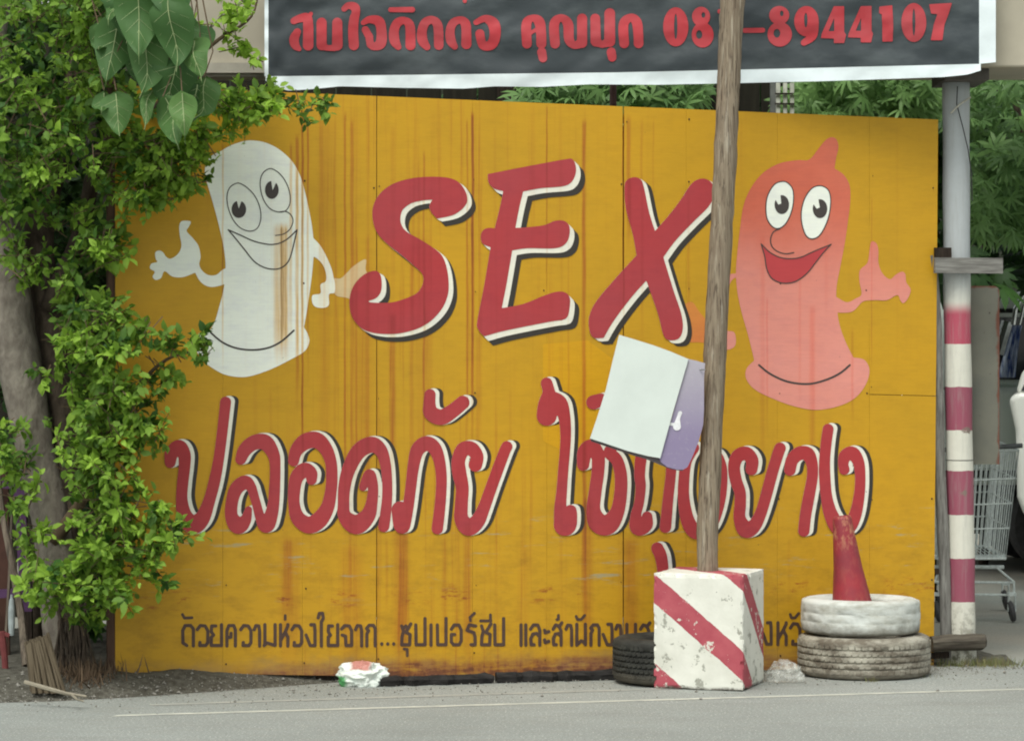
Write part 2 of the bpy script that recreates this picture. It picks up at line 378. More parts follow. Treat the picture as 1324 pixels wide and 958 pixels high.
# dirt verge on the left and under the sign
from mathutils import noise as mnoise
edge_px = [(-900, 930), (-60, 913), (60, 910), (160, 905), (300, 895), (420, 887), (520, 880)]
ex = [((p-662)/F*gd(q), gd(q)-D0) for p, q in edge_px]
def verge_near(x): return float(np.interp(x, [e[0] for e in ex], [e[1] for e in ex]))
def verge_h(x, y):
    yn = verge_near(x); t = max(0, min(1, (y-yn)/.45)); left = max(0, min(1, (-.25-x)/1.0))
    bump = mnoise.noise(Vector((x*6, y*6, 0)))*.012+mnoise.noise(Vector((x*22, y*22, 3)))*.007
    sg = SL*x+.25
    return -.012+ (t*t*(3-2*t))*(.050+.028*left)*(.25+.75*left)*1.15 + t*bump
b = MB(); nx, ny = 170, 60; X = np.linspace(-6.0, -.35, nx); T = np.linspace(0, 1, ny)
vv = []
for t in T:
    for x in X:
        wv = mnoise.noise(Vector((x*3, 0, 5)))*.05+mnoise.noise(Vector((x*14, 0, 5)))*.02
        y = verge_near(x)+wv + t*t*3.0; vv.append((x, y, verge_h(x, y)))
b.add(vv, [(j*nx+i, j*nx+i+1, (j+1)*nx+i+1, (j+1)*nx+i) for j in range(ny-1) for i in range(nx-1)])
tag(b.build('dirt_verge', M['dirt'], None, (0, 0, 0), smooth=True), kind='structure')
# strip of soil below and behind the sign on the right
b = MB(); nx, ny = 120, 16; vv = []
for j in range(ny):
    for i in range(nx):
        a = -.5+3.2*i/(nx-1); n_ = .16+.8*j/(ny-1)+mnoise.noise(Vector((a*5, j, 9)))*.03
        e = min(1, j/4)*min(1, (ny-1-j)/3)
        p = RW(a, n_, 0); vv.append((p[0], p[1], -.006+e*(.030+.02*mnoise.noise(Vector((p[0]*9, p[1]*9, 1))))))
b.add(vv, [(j*nx+i, j*nx+i+1, (j+1)*nx+i+1, (j+1)*nx+i) for j in range(ny-1) for i in range(nx-1)])
tag(b.build('soil_strip', M['dirt'], None, (0, 0, 0), smooth=True), kind='structure')
# loose grit
M['grit'] = simple('grit', (.27, .26, .23, 1), .9, .2, scale=60, var=.5)
b = MB()
for i in range(4200):
    if i > 3300:
        a = random.uniform(-2.6, 3.2); n_ = .15-abs(random.gauss(0, .35)); p = RW(a, n_, 0); x, y, z = p[0], p[1], .001
    elif i < 2300:
        x = random.uniform(-3.2, -.3); y = verge_near(x)+abs(random.gauss(0, .22))-.03; z = verge_h(x, y)
    else:
        a = random.uniform(-.3, 2.6); n_ = random.uniform(-.02, .25)**1; p = RW(a, n_, 0); x, y, z = p[0], p[1], .002
    r = random.uniform(.002, .006) if random.random() < .93 else random.uniform(.006, .012)
    q = [Vector((random.uniform(.6, 1), 0, 0)), Vector((0, random.uniform(.6, 1), 0)), Vector((-1, 0, 0)), Vector((0, -1, 0)), Vector((0, 0, .8)), Vector((0, 0, -.6))]
    b.add([Vector((x, y, z+r*.3))+k*r for k in q], [(0,1,4),(1,2,4),(2,3,4),(3,0,4),(1,0,5),(2,1,5),(3,2,5),(0,3,5)])
tag(b.build('gravel', M['grit'], None, (0, 0, 0)), 'loose grey grit along the edge of the dirt verge and road', 'gravel', kind='stuff')

# ================================================================= SIGN
sign = thing('billboard', 'big yellow painted sheet billboard with red lettering and two cartoon condom figures', 'billboard', (0, SD-D0, 0))
sign.rotation_euler = (0, 0, ang)
ED = [149, 288, 391, 487, 611, 707, 806, 887, 1005, 1124, 1213]
def top_y(px): return 110.5+.0418*(px-150)
def bot_y(px): return float(np.interp(px, [149, 300, 487, 700, 806, 1000, 1207], [869, 871, 874, 874, 873, 868, 861]))
def panel(x0, x1, ya, yb, gap, off, th=.010, nseg=14):
    """one sheet, edges slightly uneven"""
    g = gap/2; b = MB(); F_ = []; n = nseg
    def ed(x, k): return x + (.3*mnoise.noise(Vector((k*1.1, x, 0))))
    left = [(ed(x0+g if x0 > 149 else x0, k), ya[0]+(yb[0]-ya[0])*k/n) for k in range(n+1)]
    right = [(ed(x1-g if x1 < 1213 else x1-.008*(ya[1]+(yb[1]-ya[1])*k/n-150), k), ya[1]+(yb[1]-ya[1])*k/n) for k in range(n+1)]
    pts = left+right; sv = []
    for o in (-off, -off+th):
        for (x, y) in pts: s_, z_ = S(x, y); sv.append((float(s_), o, float(z_)))
    N = len(pts); n1 = n+1; f = []
    for k in range(n):
        f.append((k, k+1, n1+k+1, n1+k)); f.append((N+k, N+n1+k, N+n1+k+1, N+k+1))
        f.append((k, N+k, N+k+1, k+1)); f.append((n1+k, n1+k+1, N+n1+k+1, N+n1+k))
    f.append((0, n1, N+n1, N)); f.append((n, N+n, N+n1+n, n1+n))
    me = bpy.data.meshes.new('panel'); me.from_pydata(sv, [], f); me.materials.append(M['yellow']); me.update()
    o = bpy.data.objects.new('panel', me); C.objects.link(o); o.parent = sign
for i, (a, bb) in enumerate(zip(ED[:-1], ED[1:])):
    gp = {487: .9, 806: 1.3}
    g = .22; off = [0, .0003, .0001, .0006, .0003, .0004, .0009, .0006, .0005, .0][i]
    a2 = a+(gp.get(a, 0)/2 if a in gp else 0); b2 = bb-(gp.get(bb, 0)/2 if bb in gp else 0)
    if i == 9:
        panel(a2, b2, (top_y(a), top_y(bb)), (509.5, 511.5), g, off); panel(a2, b2, (510.3, 512.3), (bot_y(a), bot_y(bb)), g, off)
    else: panel(a2, b2, (top_y(a), top_y(bb)), (bot_y(a), bot_y(bb)), g, off)
M['oldwood'] = simple('weathered_wood', (.20, .165, .125, 1), .85, .2, scale=14, sc=(5, 5, .5), bump=.5, col2=(.075, .06, .048, 1))
M['logwood'] = simple('log_wood', (.13, .115, .09, 1), .9, .15, scale=9, sc=(.6, 5, 5), bump=.6, col2=(.05, .042, .034, 1))
M['darkwood'] = simple('dark_wood', (.035, .026, .020, 1), .9, .15, scale=14, sc=(4, 4, .5), bump=.5, var=.5)
M['greywood'] = simple('grey_wood', (.24, .235, .215, 1), .85, .2, scale=16, sc=(4, 4, .5), bump=.5, col2=(.11, .105, .095, 1))
M['planewood'] = simple('grey_plank_wood', (.25, .245, .225, 1), .85, .2, scale=16, sc=(.5, 4, 5), bump=.5, col2=(.13, .125, .115, 1))
def sign_local(px, py, off): s_, z_ = S(px, py); return Vector((float(s_), -off, float(z_)))
def sign_part(name, mb, mat, label=None):
    me = bpy.data.meshes.new(name); me.from_pydata(mb.v, [], mb.f); me.materials.append(mat); me.update()
    o = bpy.data.objects.new(name, me); C.objects.link(o); o.parent = sign
    if label: o['label'] = label
    return o
b = MB(); b.bar(sign_local(144, 100, -.03), sign_local(144, 872, -.03), .035, .05); sign_part('frame_post', b, simple('brown_wood', (.085, .045, .028, 1), sc=(4, 4, .5)))
for px in (420, 790, 1100):
    b = MB(); b.bar(sign_local(px, 150, -.045), sign_local(px, 880, -.045), .07, .05); sign_part('frame_post', b, M['darkwood'])
for py in (215, 740):
    b = MB(); b.bar(sign_local(150, py, -.025), sign_local(1200, py+4, -.025), .05, .03); sign_part('frame_rail', b, M['darkwood'])
b = MB(); b.tube([sign_local(1206, 330, -.03), sign_local(1214, 420, -.04), sign_local(1219, 600, -.05), sign_local(1226, 740, -.05), sign_local(1229, 872, -.05)], [.032, .030, .031, .030, .028], 10, wob=.08)
sign_part('brace_post', b, M['greywood'], 'leaning grey timber between the board and the striped column')
b = MB(); b.bar(sign_local(1204, 343.5, .045), sign_local(1291, 344, .045), .078, .025); sign_part('crossbar', b, M['planewood'], 'short grey plank across the column')
b = MB(); b.bar(sign_local(1206, 321+6, .03), sign_local(1226, 327, .03), .05, .03); sign_part('wood_block', b, M['darkwood'])
b = MB(); b.tube([sign_local(1200, 831, .04), sign_local(1212, 830, .042), sign_local(1225, 829, .045), sign_local(1240, 829, .045), sign_local(1255, 828, .045), sign_local(1266, 828, .045), sign_local(1268.5, 828, .045)], [.041, .042, .043, .043, .044, .043, .035], 7, wob=.03)
sign_part('foot_log', b, M['logwood'], 'dark log lying across the foot of the column')
b = MB(); b.bar(sign_local(1196, 848, .0), sign_local(1226, 846, .0), .03, .03); sign_part('foot_rail', b, M['darkwood'])
b = MB(); b.bar(sign_local(1190, 740, -.03), sign_local(1216, 739, -.03), .03, .025); sign_part('peg', b, M['darkwood'])

M['nail'] = simple('rusty_nail', (.06, .028, .018, 1), .8)
b = MB()
for px in (291, 394, 484, 490, 614, 704, 803, 809, 890, 1008, 1121, 1127, 1205):
    for py in (150, 235, 372, 508, 640, 757, 852):
        if random.random() < .62 and top_y(px) < py-6:
            q = sign_local(px+random.uniform(-1.5, 1.5), py+random.uniform(-9, 9), .0035); rr_ = random.uniform(.0025, .0052)
            b.add([q+Vector((rr_*math.cos(a_), 0, rr_*math.sin(a_)*random.uniform(.7, 1.5))) for a_ in np.linspace(0, 2*math.pi, 7)[:-1]]+[q-Vector((0, .003, 0))], [(i_, (i_+1) % 6, 6) for i_ in range(6)])
nl = sign_part('nail_heads', b, M['nail']); nl['kind'] = 'stuff'
# repainted patches
for nm, pts in (('paint_patch', [(702, 445), (760, 440), (800, 470), (790, 560), (776, 600), (740, 590), (702, 570)]),):
    xs, ys, D = field([('P', pts)], 1.5); sheet('paint_patch', M['patch'], sign, (xs, ys, D), .0016, 'brighter yellow touched-up paint')

# --- SEX
Sz = Z_(440, 220, 4.165)
letter([('p', Sz([(495,160),(495,160),(478,195),(490,230),(520,262),(520,262),(600,245),(650,215),(678,180),(682,150),(670,110),(640,70),(600,48),(540,38),(450,38),(370,48),(290,72),(230,110),(190,160),(172,220),(178,290),(205,350),(260,405),(330,460),(400,520),(440,560),(446,600),(430,640),(400,670),(340,695),(280,712),(210,715),(160,712),(150,705),(150,705),(190,690),(215,660),(222,620),(218,575),(205,550),(180,543),(140,555),(95,590),(62,640),(48,700),(55,770),(85,825),(130,862),(200,880),(290,882),(370,868),(440,842),(500,800),(550,740),(578,670),(582,600),(570,520),(545,460),(500,420),(430,375),(360,335),(330,300),(322,260),(335,215),(380,180),(440,165)]))],
 'large red letter S', (6.5, 4.5), (11, 9.5))
Ez = Z_(600, 195, 3.684)
letter([('p', Ez([(112,112),(112,112),(115,150),(140,180),(185,193),(185,193),(172,260),(145,370),(145,370),(105,370),(80,395),(85,440),(125,460),(125,460),(120,490),(95,640),(62,810),(66,850),(90,880),(100,882),(180,860),(300,835),(420,812),(470,805),(492,788),(502,745),(502,700),(480,675),(440,672),(380,690),(280,730),(178,750),(178,750),(200,640),(228,475),(228,475),(300,465),(430,465),(480,445),(500,405),(500,360),(475,335),(430,335),(380,355),(300,365),(243,368),(243,368),(262,270),(280,195),(280,195),(360,180),(470,170),(510,150),(530,110),(530,70),(515,42),(480,42),(300,75)]))],
 'large red letter E', (5.5, 5.5), (11.5, 12))
Xz = Z_(740, 215, 3.99)
letter([('p', Xz([(268,110),(278,75),(310,58),(345,65),(365,100),(395,240),(425,335),(425,335),(500,250),(560,170),(610,95),(650,68),(690,68),(722,95),(728,150),(700,210),(620,290),(530,385),(468,470),(468,470),(520,640),(560,760),(568,840),(545,890),(490,895),(465,860),(440,760),(380,590),(380,590),(300,680),(210,800),(160,885),(160,885),(110,885),(88,850),(85,780),(120,700),(220,580),(330,460),(330,460),(310,350),(275,220)]))],
 'large red letter X', (5.5, 3.5), (12.5, 7.5))
# --- Thai row
H = Z_(200, 500, 4.79); I = Z_(340, 500, 4.79); J = Z_(480, 490, 4.56); K = Z_(680, 480, 4.355); L = Z_(790, 560, 4.79); N_ = Z_(930, 535, 5.633)
letter([('s', H([(95,468,34),(105,410,42),(150,372,44),(182,420,40),(183,500,36),(172,600,35),(167,700,36),(185,800,48),(232,852,60),(292,815,48),(335,710,37),(370,580,36),(398,430,33),(422,240,33),(438,95,34)]))], 'red Thai letter po pla at the left of the row')
letter([('s', H([(532,448,34),(558,390,42),(615,345,46),(685,345,48),(735,420,38),(745,500,33),(742,620,34),(735,720,36),(718,800,42),(690,855,48),(655,815,32),(628,720,28),(600,625,30)])),
        ('s', H([(600,625,30),(560,590,42),(505,630,42),(478,710,38),(475,800,40),(515,858,52),(560,825,36),(580,760,22)]))], 'red Thai letter lo ling')
letter([('s', I([(188,458,34),(205,395,40),(260,340,50),(330,330,50),(385,380,42),(418,460,36),(425,550,36),(420,640,36),(398,745,42),(345,825,52),(280,855,52),(215,810,44),(192,730,36),(192,640,38),(208,560,42),(255,515,46),(295,535,40),(300,575,32)]))], 'red Thai letter o ang')
jj = J([(0,378,42),(55,420,38),(82,500,32),(92,600,30),(92,700,30),(82,800,32),(72,868,33)])
letter([('s', I([(618,620,24),(640,570,30),(662,545,34),(680,620,32),(672,720,36),(645,800,48),(575,852,60),(505,800,42),(498,720,36),(503,620,38),(530,510,42),(590,400,48),(670,358,50)])+jj[1:])], 'red Thai letter do dek')
letter([('s', J([(168,770,50),(180,865,46),(212,770,34),(230,650,32),(246,520,34),(270,420,40),(320,380,44),(370,405,40),(400,480,34),(412,580,32),(408,700,32),(398,800,33),(388,880,34)]))], 'red Thai letter pho samphao')
letter([('s', J([(345,92,33),(342,150,36),(352,200,44),(410,225,46),(475,190,42),(538,138,40)]))], 'small red vowel mark above the row')
letter([('s', J([(612,505,40),(622,455,38),(588,410,42),(540,415,42),(512,480,40),(518,555,42),(535,640,38),(530,740,38),(530,820,42),(570,872,50),(622,840,44),(662,760,36),(705,640,34),(745,530,34),(785,425,33),(798,398,33)]))], 'red Thai letter yo yak ending the first word')
letter([('s', K([(115,68,33),(128,120,36),(125,190,58),(115,250,56)])), ('s', K([(140,160,50),(190,180,42),(215,260,34),(222,360,30),(217,460,29),(208,560,29),(200,670,30),(192,770,34),(196,850,40)])),
        ('s', K([(196,850,40),(220,865,60),(245,815,42),(250,785,34)]))], 'tall red Thai vowel beginning the second word')
letter([('s', K([(320,525,34),(330,455,42),(368,425,42),(402,470,38),(404,560,36),(388,680,36),(378,780,40),(405,850,55),(460,862,56),(512,790,40),(532,680,36),(532,580,35),(510,500,34),(470,455,34),(500,410,26)])),
        ('s', K([(378,175,40),(420,160,36)]))], 'red Thai letter partly behind the hanging white board')
letter([('s', L([(230,60,34),(190,120,36),(175,250,34),(182,330,32),(172,430,30),(152,510,34),(165,580,50),(212,565,44),(222,515,32)])), ('s', L([(230,60,34),(310,50,34),(365,120,36),(370,230,32),(352,400,33),(335,580,36)]))], 'red Thai letter below the hanging white board')
letter([('s', L([(285,712,38),(308,765,38),(320,860,35),(318,980,33)]))], 'small red vowel below the row, above the striped block')
letter([('s', L([(510,90,34),(465,170,34),(450,280,34),(448,400,36),(470,530,42),(515,605,46),(580,600,44),(635,540,34),(672,420,33),(686,300,33),(680,200,33),(645,130,32),(590,130,32)]))], 'red Thai letter crossed by the wooden pole')
letter([('s', N_([(232,402,44),(236,335,46),(190,287,50),(130,310,48),(105,385,44),(118,480,44),(148,570,42),(150,660,42),(146,760,44),(190,840,60),(250,815,50),(300,720,42),(342,580,42),(385,420,42),(425,290,42),(440,250,42)]))], 'red Thai letter yo yak just right of the wooden pole')
letter([('s', N_([(512,408,42),(528,335,46),(580,288,50),(640,292,50),(672,360,42),(675,460,40),(650,600,42),(625,740,42),(613,850,42)]))], 'red Thai letter sara aa shaped like a walking stick')
letter([('s', N_([(790,112,40),(777,200,40),(765,330,40),(765,450,42),(778,600,42),(810,730,50),(865,820,60),(930,820,60),(985,740,46),(1015,600,40),(1024,470,38),(1012,355,42),(968,288,50),(915,305,46),(900,362,38),(908,405,38)]))], 'red Thai letter ngo ngu with the cone in front')

# --- white figure
A_ = Z_(180, 170, 2.903); B_ = Z_(270, 190, 5.635)
body = [('p', A_([(246,150),(252,115),(275,90),(305,75),(340,55),(390,38),(430,35),(480,45),(530,72),(575,115),(605,170),(625,240),(640,310),(650,370),(655,440),(650,520),(640,600),(628,680),(618,735),(618,735),(632,760),(638,790),(620,825),(570,855),(500,890),(430,915),(380,922),(320,912),(270,885),(235,855),(212,815),(210,785),(225,758),(264,748),(264,748),(283,715),(302,650),(317,590),(324,520),(319,450),(305,380),(285,300),(262,220),(250,180)])),
        ('p', A_([(190,337),(160,337),(150,355),(152,390),(158,430),(145,460),(118,478),(100,470),(90,455),(75,447),(60,455),(62,480),(68,490),(45,497),(40,515),(58,527),(50,545),(62,558),(82,550),(95,525),(125,545),(165,547),(210,530),(210,530),(226,560),(252,580),(285,583),(330,565),(335,515),(312,520),(290,538),(262,540),(238,525),(225,500),(230,470),(222,430),(200,400),(178,375),(185,360),(193,345)])),
        ('p', A_([(640,385),(655,402),(680,430),(705,475),(723,520),(730,552),(735,575),(733,605),(712,612),(712,650),(695,662),(665,660),(650,645),(650,615),(680,608),(680,575),(700,562),(700,530),(688,500),(668,478),(640,455)]))]
figw = sheet('painted_figure', M['figwhite'], sign, field(body, 1.0), .0022, 'white cartoon condom figure with round eyes and a wide smile')
sheet('stained_hand', M['tan'], sign, field([('p', A_([(728,555),(755,552),(780,530),(805,505),(850,480),(850,520),(870,560),(850,640),(813,640),(780,625),(735,612)])), ('s', [(459,351,4), (457,362,6), (450, 375, 8)])], 1.0), .0016, 'rust-stained pale hand beside the letter S')
lr = .85
def line_sheet(nm, strokes, parent, off, step=.45, mat='line'):
    prims = [(k, [(x, y, r) for (x, y, r) in p]) for k, p in strokes]
    return sheet(nm, M[mat], parent, field(prims, step, pad=2), off)
wl = lambda p, r=3.6: B_(p, r)
eyeL = [(200,267),(150,300),(131,370),(145,460),(185,545),(240,598),(305,615),(355,590),(378,520),(370,440),(335,360),(280,300),(235,272)]
eyeR = [(445,160),(395,190),(374,250),(380,330),(405,400),(450,455),(510,476),(560,465),(588,420),(592,360),(575,290),(540,225),(495,180)]
for e in (eyeL, eyeR): line_sheet('eye_outline', [('c', wl(e))], figw, .0037)
line_sheet('nose', [('s', wl([(510,476),(560,472),(600,500),(612,545),(590,600),(545,635),(485,646)]))], figw, .0037)
line_sheet('mouth', [('s', wl([(140,605),(220,640),(320,685),(400,706),(460,712),(520,700),(580,665),(642,605)], 4.6)), ('s', wl([(140,605),(200,675),(260,750),(330,835),(400,878),(470,892),(530,880),(575,840),(600,780),(620,700),(642,605)], 4.6))], figw, .0037)
line_sheet('fold_line', [('s', A_([(268,755),(310,790),(360,812),(420,820),(480,813),(530,790),(580,747)], 3.4))], figw, .0037)
def ell(cx, cy, rx, ry, n=20): return [(cx+rx*math.cos(2*math.pi*k/n), cy+ry*math.sin(2*math.pi*k/n)) for k in range(n)]
for c_, wdg in (((218,456,53,63), [(200,380),(218,452),(242,380)]), ((458,315,50,65), [(452,235),(464,318),(494,250)])):
    sheet('pupil', M['line'], figw, field([('p', B_(ell(*c_))), ('-P', B_(wdg))], .5, pad=2), .0037)
# --- pink figure
Cc = Z_(880, 170, 2.590); Dd = Z_(950, 210, 5.325)
bodyp = [('p', Cc([(430,95),(460,60),(485,30),(505,20),(522,28),(528,55),(520,90),(515,125),(515,125),(545,145),(565,180),(568,230),(560,300),(550,370),(535,450),(522,520),(522,575),(530,640),(550,700),(578,757),(578,757),(615,765),(632,800),(618,850),(580,895),(520,922),(450,932),(380,920),(310,895),(250,865),(220,830),(220,795),(246,767),(246,767),(240,740),(225,680),(205,610),(190,540),(185,470),(190,400),(198,330),(210,250),(235,190),(275,140),(330,108),(390,97)])),
         ('p', Cc([(515,555),(555,572),(585,560),(605,545),(598,500),(600,465),(625,440),(632,400),(638,370),(655,375),(662,400),(662,440),(675,475),(700,495),(720,480),(740,470),(752,478),(755,505),(770,530),(760,560),(745,575),(735,565),(725,548),(690,565),(650,565),(610,570),(580,600),(550,607),(515,600)])),
         ('p', Cc([(200,480),(170,500),(150,560),(130,640),(150,665),(178,672),(185,700),(178,722),(150,730),(110,705),(95,660),(110,600),(130,520),(160,480)]))]
figp = sheet('painted_figure', M['pink'], sign, field(bodyp, 1.0), .0022, 'pink cartoon condom figure with an open red mouth')
sheet('faded_hand', M['ghost'], sign, field([('p', Cc([(8,590),(20,575),(40,572),(60,600),(88,640),(100,705),(60,706),(20,705),(5,690)]))], 1.0), .0016, 'faded reddish hand left of the wooden pole')
eL = [(325,133),(270,155),(225,230),(213,310),(222,390),(260,445),(305,455),(350,420),(385,350),(402,270),(398,190),(365,145)]
eR = [(590,163),(530,180),(480,250),(457,340),(462,430),(490,505),(530,527),(580,505),(625,430),(652,340),(658,250),(640,190)]
for e, c_, wdg in ((eL, (322,292,50,65), [(268,240),(298,292),(318,285),(312,220),(290,205)]), (eR, (585,320,50,65), [(530,275),(562,320),(584,312),(572,245),(550,235)])):
    eo = sheet('eye', M['figwhite'], figp, field([('p', Dd(e))], .7, pad=2), .0037)
    line_sheet('eye_outline', [('c', Dd(e, 3.6))], figp, .0045)
    sheet('pupil', M['line'], figp, field([('p', Dd(ell(*c_))), ('-P', Dd(wdg))], .5, pad=2), .0050)
line_sheet('nose', [('s', Dd([(310,458),(265,480),(245,530),(255,580),(295,615),(350,630),(405,622)], 4))], figp, .0037)
mo = [(180,562),(180,562),(240,620),(310,655),(380,664),(450,655),(540,615),(600,590),(662,565),(662,565),(610,620),(555,690),(500,760),(440,808),(380,830),(310,828),(250,795),(218,730),(205,650)]
sheet('mouth', M['mouth'], figp, field([('p', Dd(mo))], .8, pad=2), .0037)
line_sheet('mouth_outline', [('c', Dd(mo, 3.8))], figp, .0045)
line_sheet('fold_line', [('s', Cc([(262,782),(300,812),(360,838),(430,845),(490,830),(535,808),(566,782)], 3.2))], figp, .0037)

# --- bottom line of small brown Thai letters, drawn as strokes in a unit cell (0..1 across, 0 top .. 1 foot)
G = {
 'ด': [[(.42,.98),(.14,.86),(.12,.3),(.3,.06),(.7,.06),(.9,.22),(.9,1)]],
 'ว': [[(.12,.25),(.35,.06),(.7,.08),(.9,.3),(.9,.85),(.75,.98),(.3,.98),(.32,.84)]],
 'ย': [[(.45,.08),(.15,.08),(.12,.35),(.3,.5),(.12,.6),(.12,.98),(.88,.98),(.88,.02)]],
 'ค': [[(.12,1),(.12,.3),(.3,.06),(.75,.06),(.9,.25),(.9,1)],[(.14,.62),(.48,.6),(.5,.42)]],
 'า': [[(.2,.25),(.4,.06),(.75,.08),(.85,.3),(.85,1)]],
 'ม': [[(.15,.02),(.15,.9),(.1,.98),(.3,.86),(.88,.98),(.88,.02)]],
 'ห': [[(.15,.02),(.15,1)],[(.16,.75),(.65,.3),(.85,.08),(.85,.02)],[(.6,.35),(.85,.6),(.85,1)]],
 'ง': [[(.5,.02),(.8,.02),(.85,.3),(.85,.98),(.45,.98),(.1,.5)]],
 'ใ': [[(.2,-.3),(.35,-.5),(.75,-.5),(.85,-.28),(.6,-.1),(.6,1)]],
 'จ': [[(.1,.22),(.35,.06),(.72,.08),(.9,.3),(.9,.98),(.45,.98),(.42,.55),(.15,.5)]],
 'ก': [[(.15,1),(.15,.45),(.3,.3),(.12,.2),(.35,.05),(.72,.05),(.88,.2),(.88,1)]],
 'ซ': [[(.15,.1),(.3,.35),(.18,.6),(.15,.98),(.82,.98),(.85,.5),(.5,.4),(.95,.0)],[(.32,.2),(.5,.1)]],
 'ป': [[(.12,.05),(.15,.98),(.85,.98),(.85,-.25)]],
 'เ': [[(.5,.05),(.5,1)]],
 'แ': [[(.2,.05),(.2,1)],[(.75,.05),(.75,1)]],
 'อ': [[(.12,.25),(.35,.05),(.72,.06),(.9,.3),(.9,.8),(.75,.98),(.3,.98),(.12,.85),(.12,.5),(.38,.5)]],
 'ร': [[(.9,.1),(.35,.05),(.15,.3),(.75,.42),(.85,.6),(.85,.98),(.5,.98)]],
 'ช': [[(.15,.1),(.3,.35),(.18,.6),(.15,.98),(.82,.98),(.85,.5),(.5,.4),(.95,.0)]],
 'ล': [[(.1,.25),(.35,.05),(.72,.06),(.88,.3),(.88,1)],[(.86,.6),(.6,.45),(.3,.48),(.12,.7),(.15,.98),(.4,.98)]],
 'ะ': [[(.2,.3),(.3,.42),(.85,.36)],[(.2,.75),(.3,.88),(.85,.82)]],
 'ส': [[(.1,.25),(.35,.05),(.65,.1),(.85,.35),(.85,1)],[(.84,.6),(.6,.45),(.3,.48),(.12,.7),(.15,.98),(.4,.98)],[(.65,.15),(.98,-.05)]],
 'น': [[(.15,.02),(.15,1),(.5,.8),(.7,.85),(.85,.98)],[(.85,.02),(.85,.98)]],
 'ธ': [[(.85,.12),(.3,.05),(.15,.3),(.8,.4),(.88,.6),(.88,.98),(.15,.98),(.15,.6)]],
 'ณ': [[(.1,1),(.1,.3),(.25,.06),(.45,.06),(.55,.3),(.55,.9),(.9,1),(.9,.02)]],
 'ข': [[(.15,.1),(.3,.35),(.18,.6),(.15,.98),(.82,.98),(.85,.02)]],
 '.': [[(.5,.95),(.5,.97)]], '้': [[(.1,-.45),(.25,-.28),(.8,-.3)]], '่': [[(.6,-.4),(.6,-.22)]], 'ุ': [[(.35,1.18),(.62,1.2),(.62,1.5)]],
 '์': [[(.45,-.15),(.4,-.3),(.8,-.5)]], 'ี': [[(.05,-.14),(.95,-.14)],[(.88,-.14),(.88,-.42)]], 'ั': [[(.1,-.35),(.2,-.2),(.5,-.2),(.8,-.4)]], 'ํ': [[(.45,-.2),(.46,-.2)]]}
def word(seq, x0, sc, ytop, ybot, label):
    prims = []
    for chs, a, bb in seq:
        X0 = x0+a/sc; W_ = (bb-a)/sc
        for ch in chs:
            for st in G[ch]:
                r = 2.1 if ch not in 'ุ้่์ีัํ' else 1.8
                prims.append(('S', [(X0+min(max(p[0], .08), .92)*W_ if ch not in 'ป' or p[1] > -.1 else X0+p[0]*W_, ytop+p[1]*(ybot-ytop), r) for p in st]))
    for k in range(len(prims)):
        if len(prims[k][1]) == 1: prims[k] = ('S', prims[k][1]*2)
    sheet('small_lettering', M['brown'], sign, field(prims, .6, pad=3), .0028, label)
word([('ด้',62,140),('ว',145,222),('ย',225,302),('ค',316,378),('ว',393,468),('า',470,517),('ม',528,608),('ห่',620,680),('ว',685,757),('ง',768,836),('ใ',835,880),('ย',893,964),('จ',970,1042),('า',1046,1100),('ก',1112,1177)], 220, 4.413, 806.5, 834.5, 'brown Thai words at the lower left of the board')
word([('.',1196,1218),('.',1230,1252),('.',1264,1286)], 220, 4.413, 806.5, 833, 'three brown dots')
word([('ซุ',64,122),('ป',134,196),('เ',206,226),('ป',240,298),('อ',308,370),('ร์',384,440),('ชี',454,514),('ป',520,580)], 500, 3.783, 806, 833.5, 'brown Thai shop name in the lower middle')
word([('แ',648,690),('ล',697,755),('ะ',765,797),('สํ่',808,860),('า',868,910),('นั',920,980),('ก',990,1045),('ง',1052,1110),('า',1112,1150),('น',1165,1225),('ส',1235,1290)], 500, 3.783, 806, 833.5, 'brown Thai words running behind the black tyre')
word([('า',0,40),('ธ',50,100),('า',105,145),('ร',155,205),('ณ',215,275),('สุ',285,335),('ข',345,400),('จั',410,470)], 846, 3.9, 804, 832, 'brown Thai letters hidden behind the striped block')
word([('ง',18,70),('ห',86,142),('วั',147,205),('ด',225,285)], 980, 3.684, 804, 833, 'last brown Thai letters left of the tyre stack')
# ================================================================= BEAM, BANNER, COLUMN
M['beam'] = simple('painted_concrete', (.44, .405, .32, 1), .85, .2, scale=3, bump=.15, col2=(.36, .33, .26, 1))
M['beamdark'] = simple('beam_soffit_concrete', (.36, .34, .28, 1), .85, .2, scale=5, bump=.2)
bz = P(0, 87, 15.6).z
beam = thing('gate_beam', 'long beige concrete beam above the billboard behind the dark banner', 'beam', P(700, 87, 15.9))
b = MB(); xl = P(150, 0, 15.6).x; b.box((xl+4.6, 1.0, bz+.62), (9.2, .8, 1.24)); bevel(b.build('fascia', M['beam'], beam), .01)
b = MB(); b.box((xl+.35, .575, bz-.008), (.9, .05, .05)); b.box((xl+.35, .59, bz-.035), (.9, .03, .03)); b.build('drip_ledge', M['beamdark'], beam)
b = MB(); b.box((P(1242, 0, 15.9).x, .92, bz-.030), (.22, .5, .056)); b.build('bearing_pad', simple('dark_concrete', (.10, .09, .08, 1)), beam)
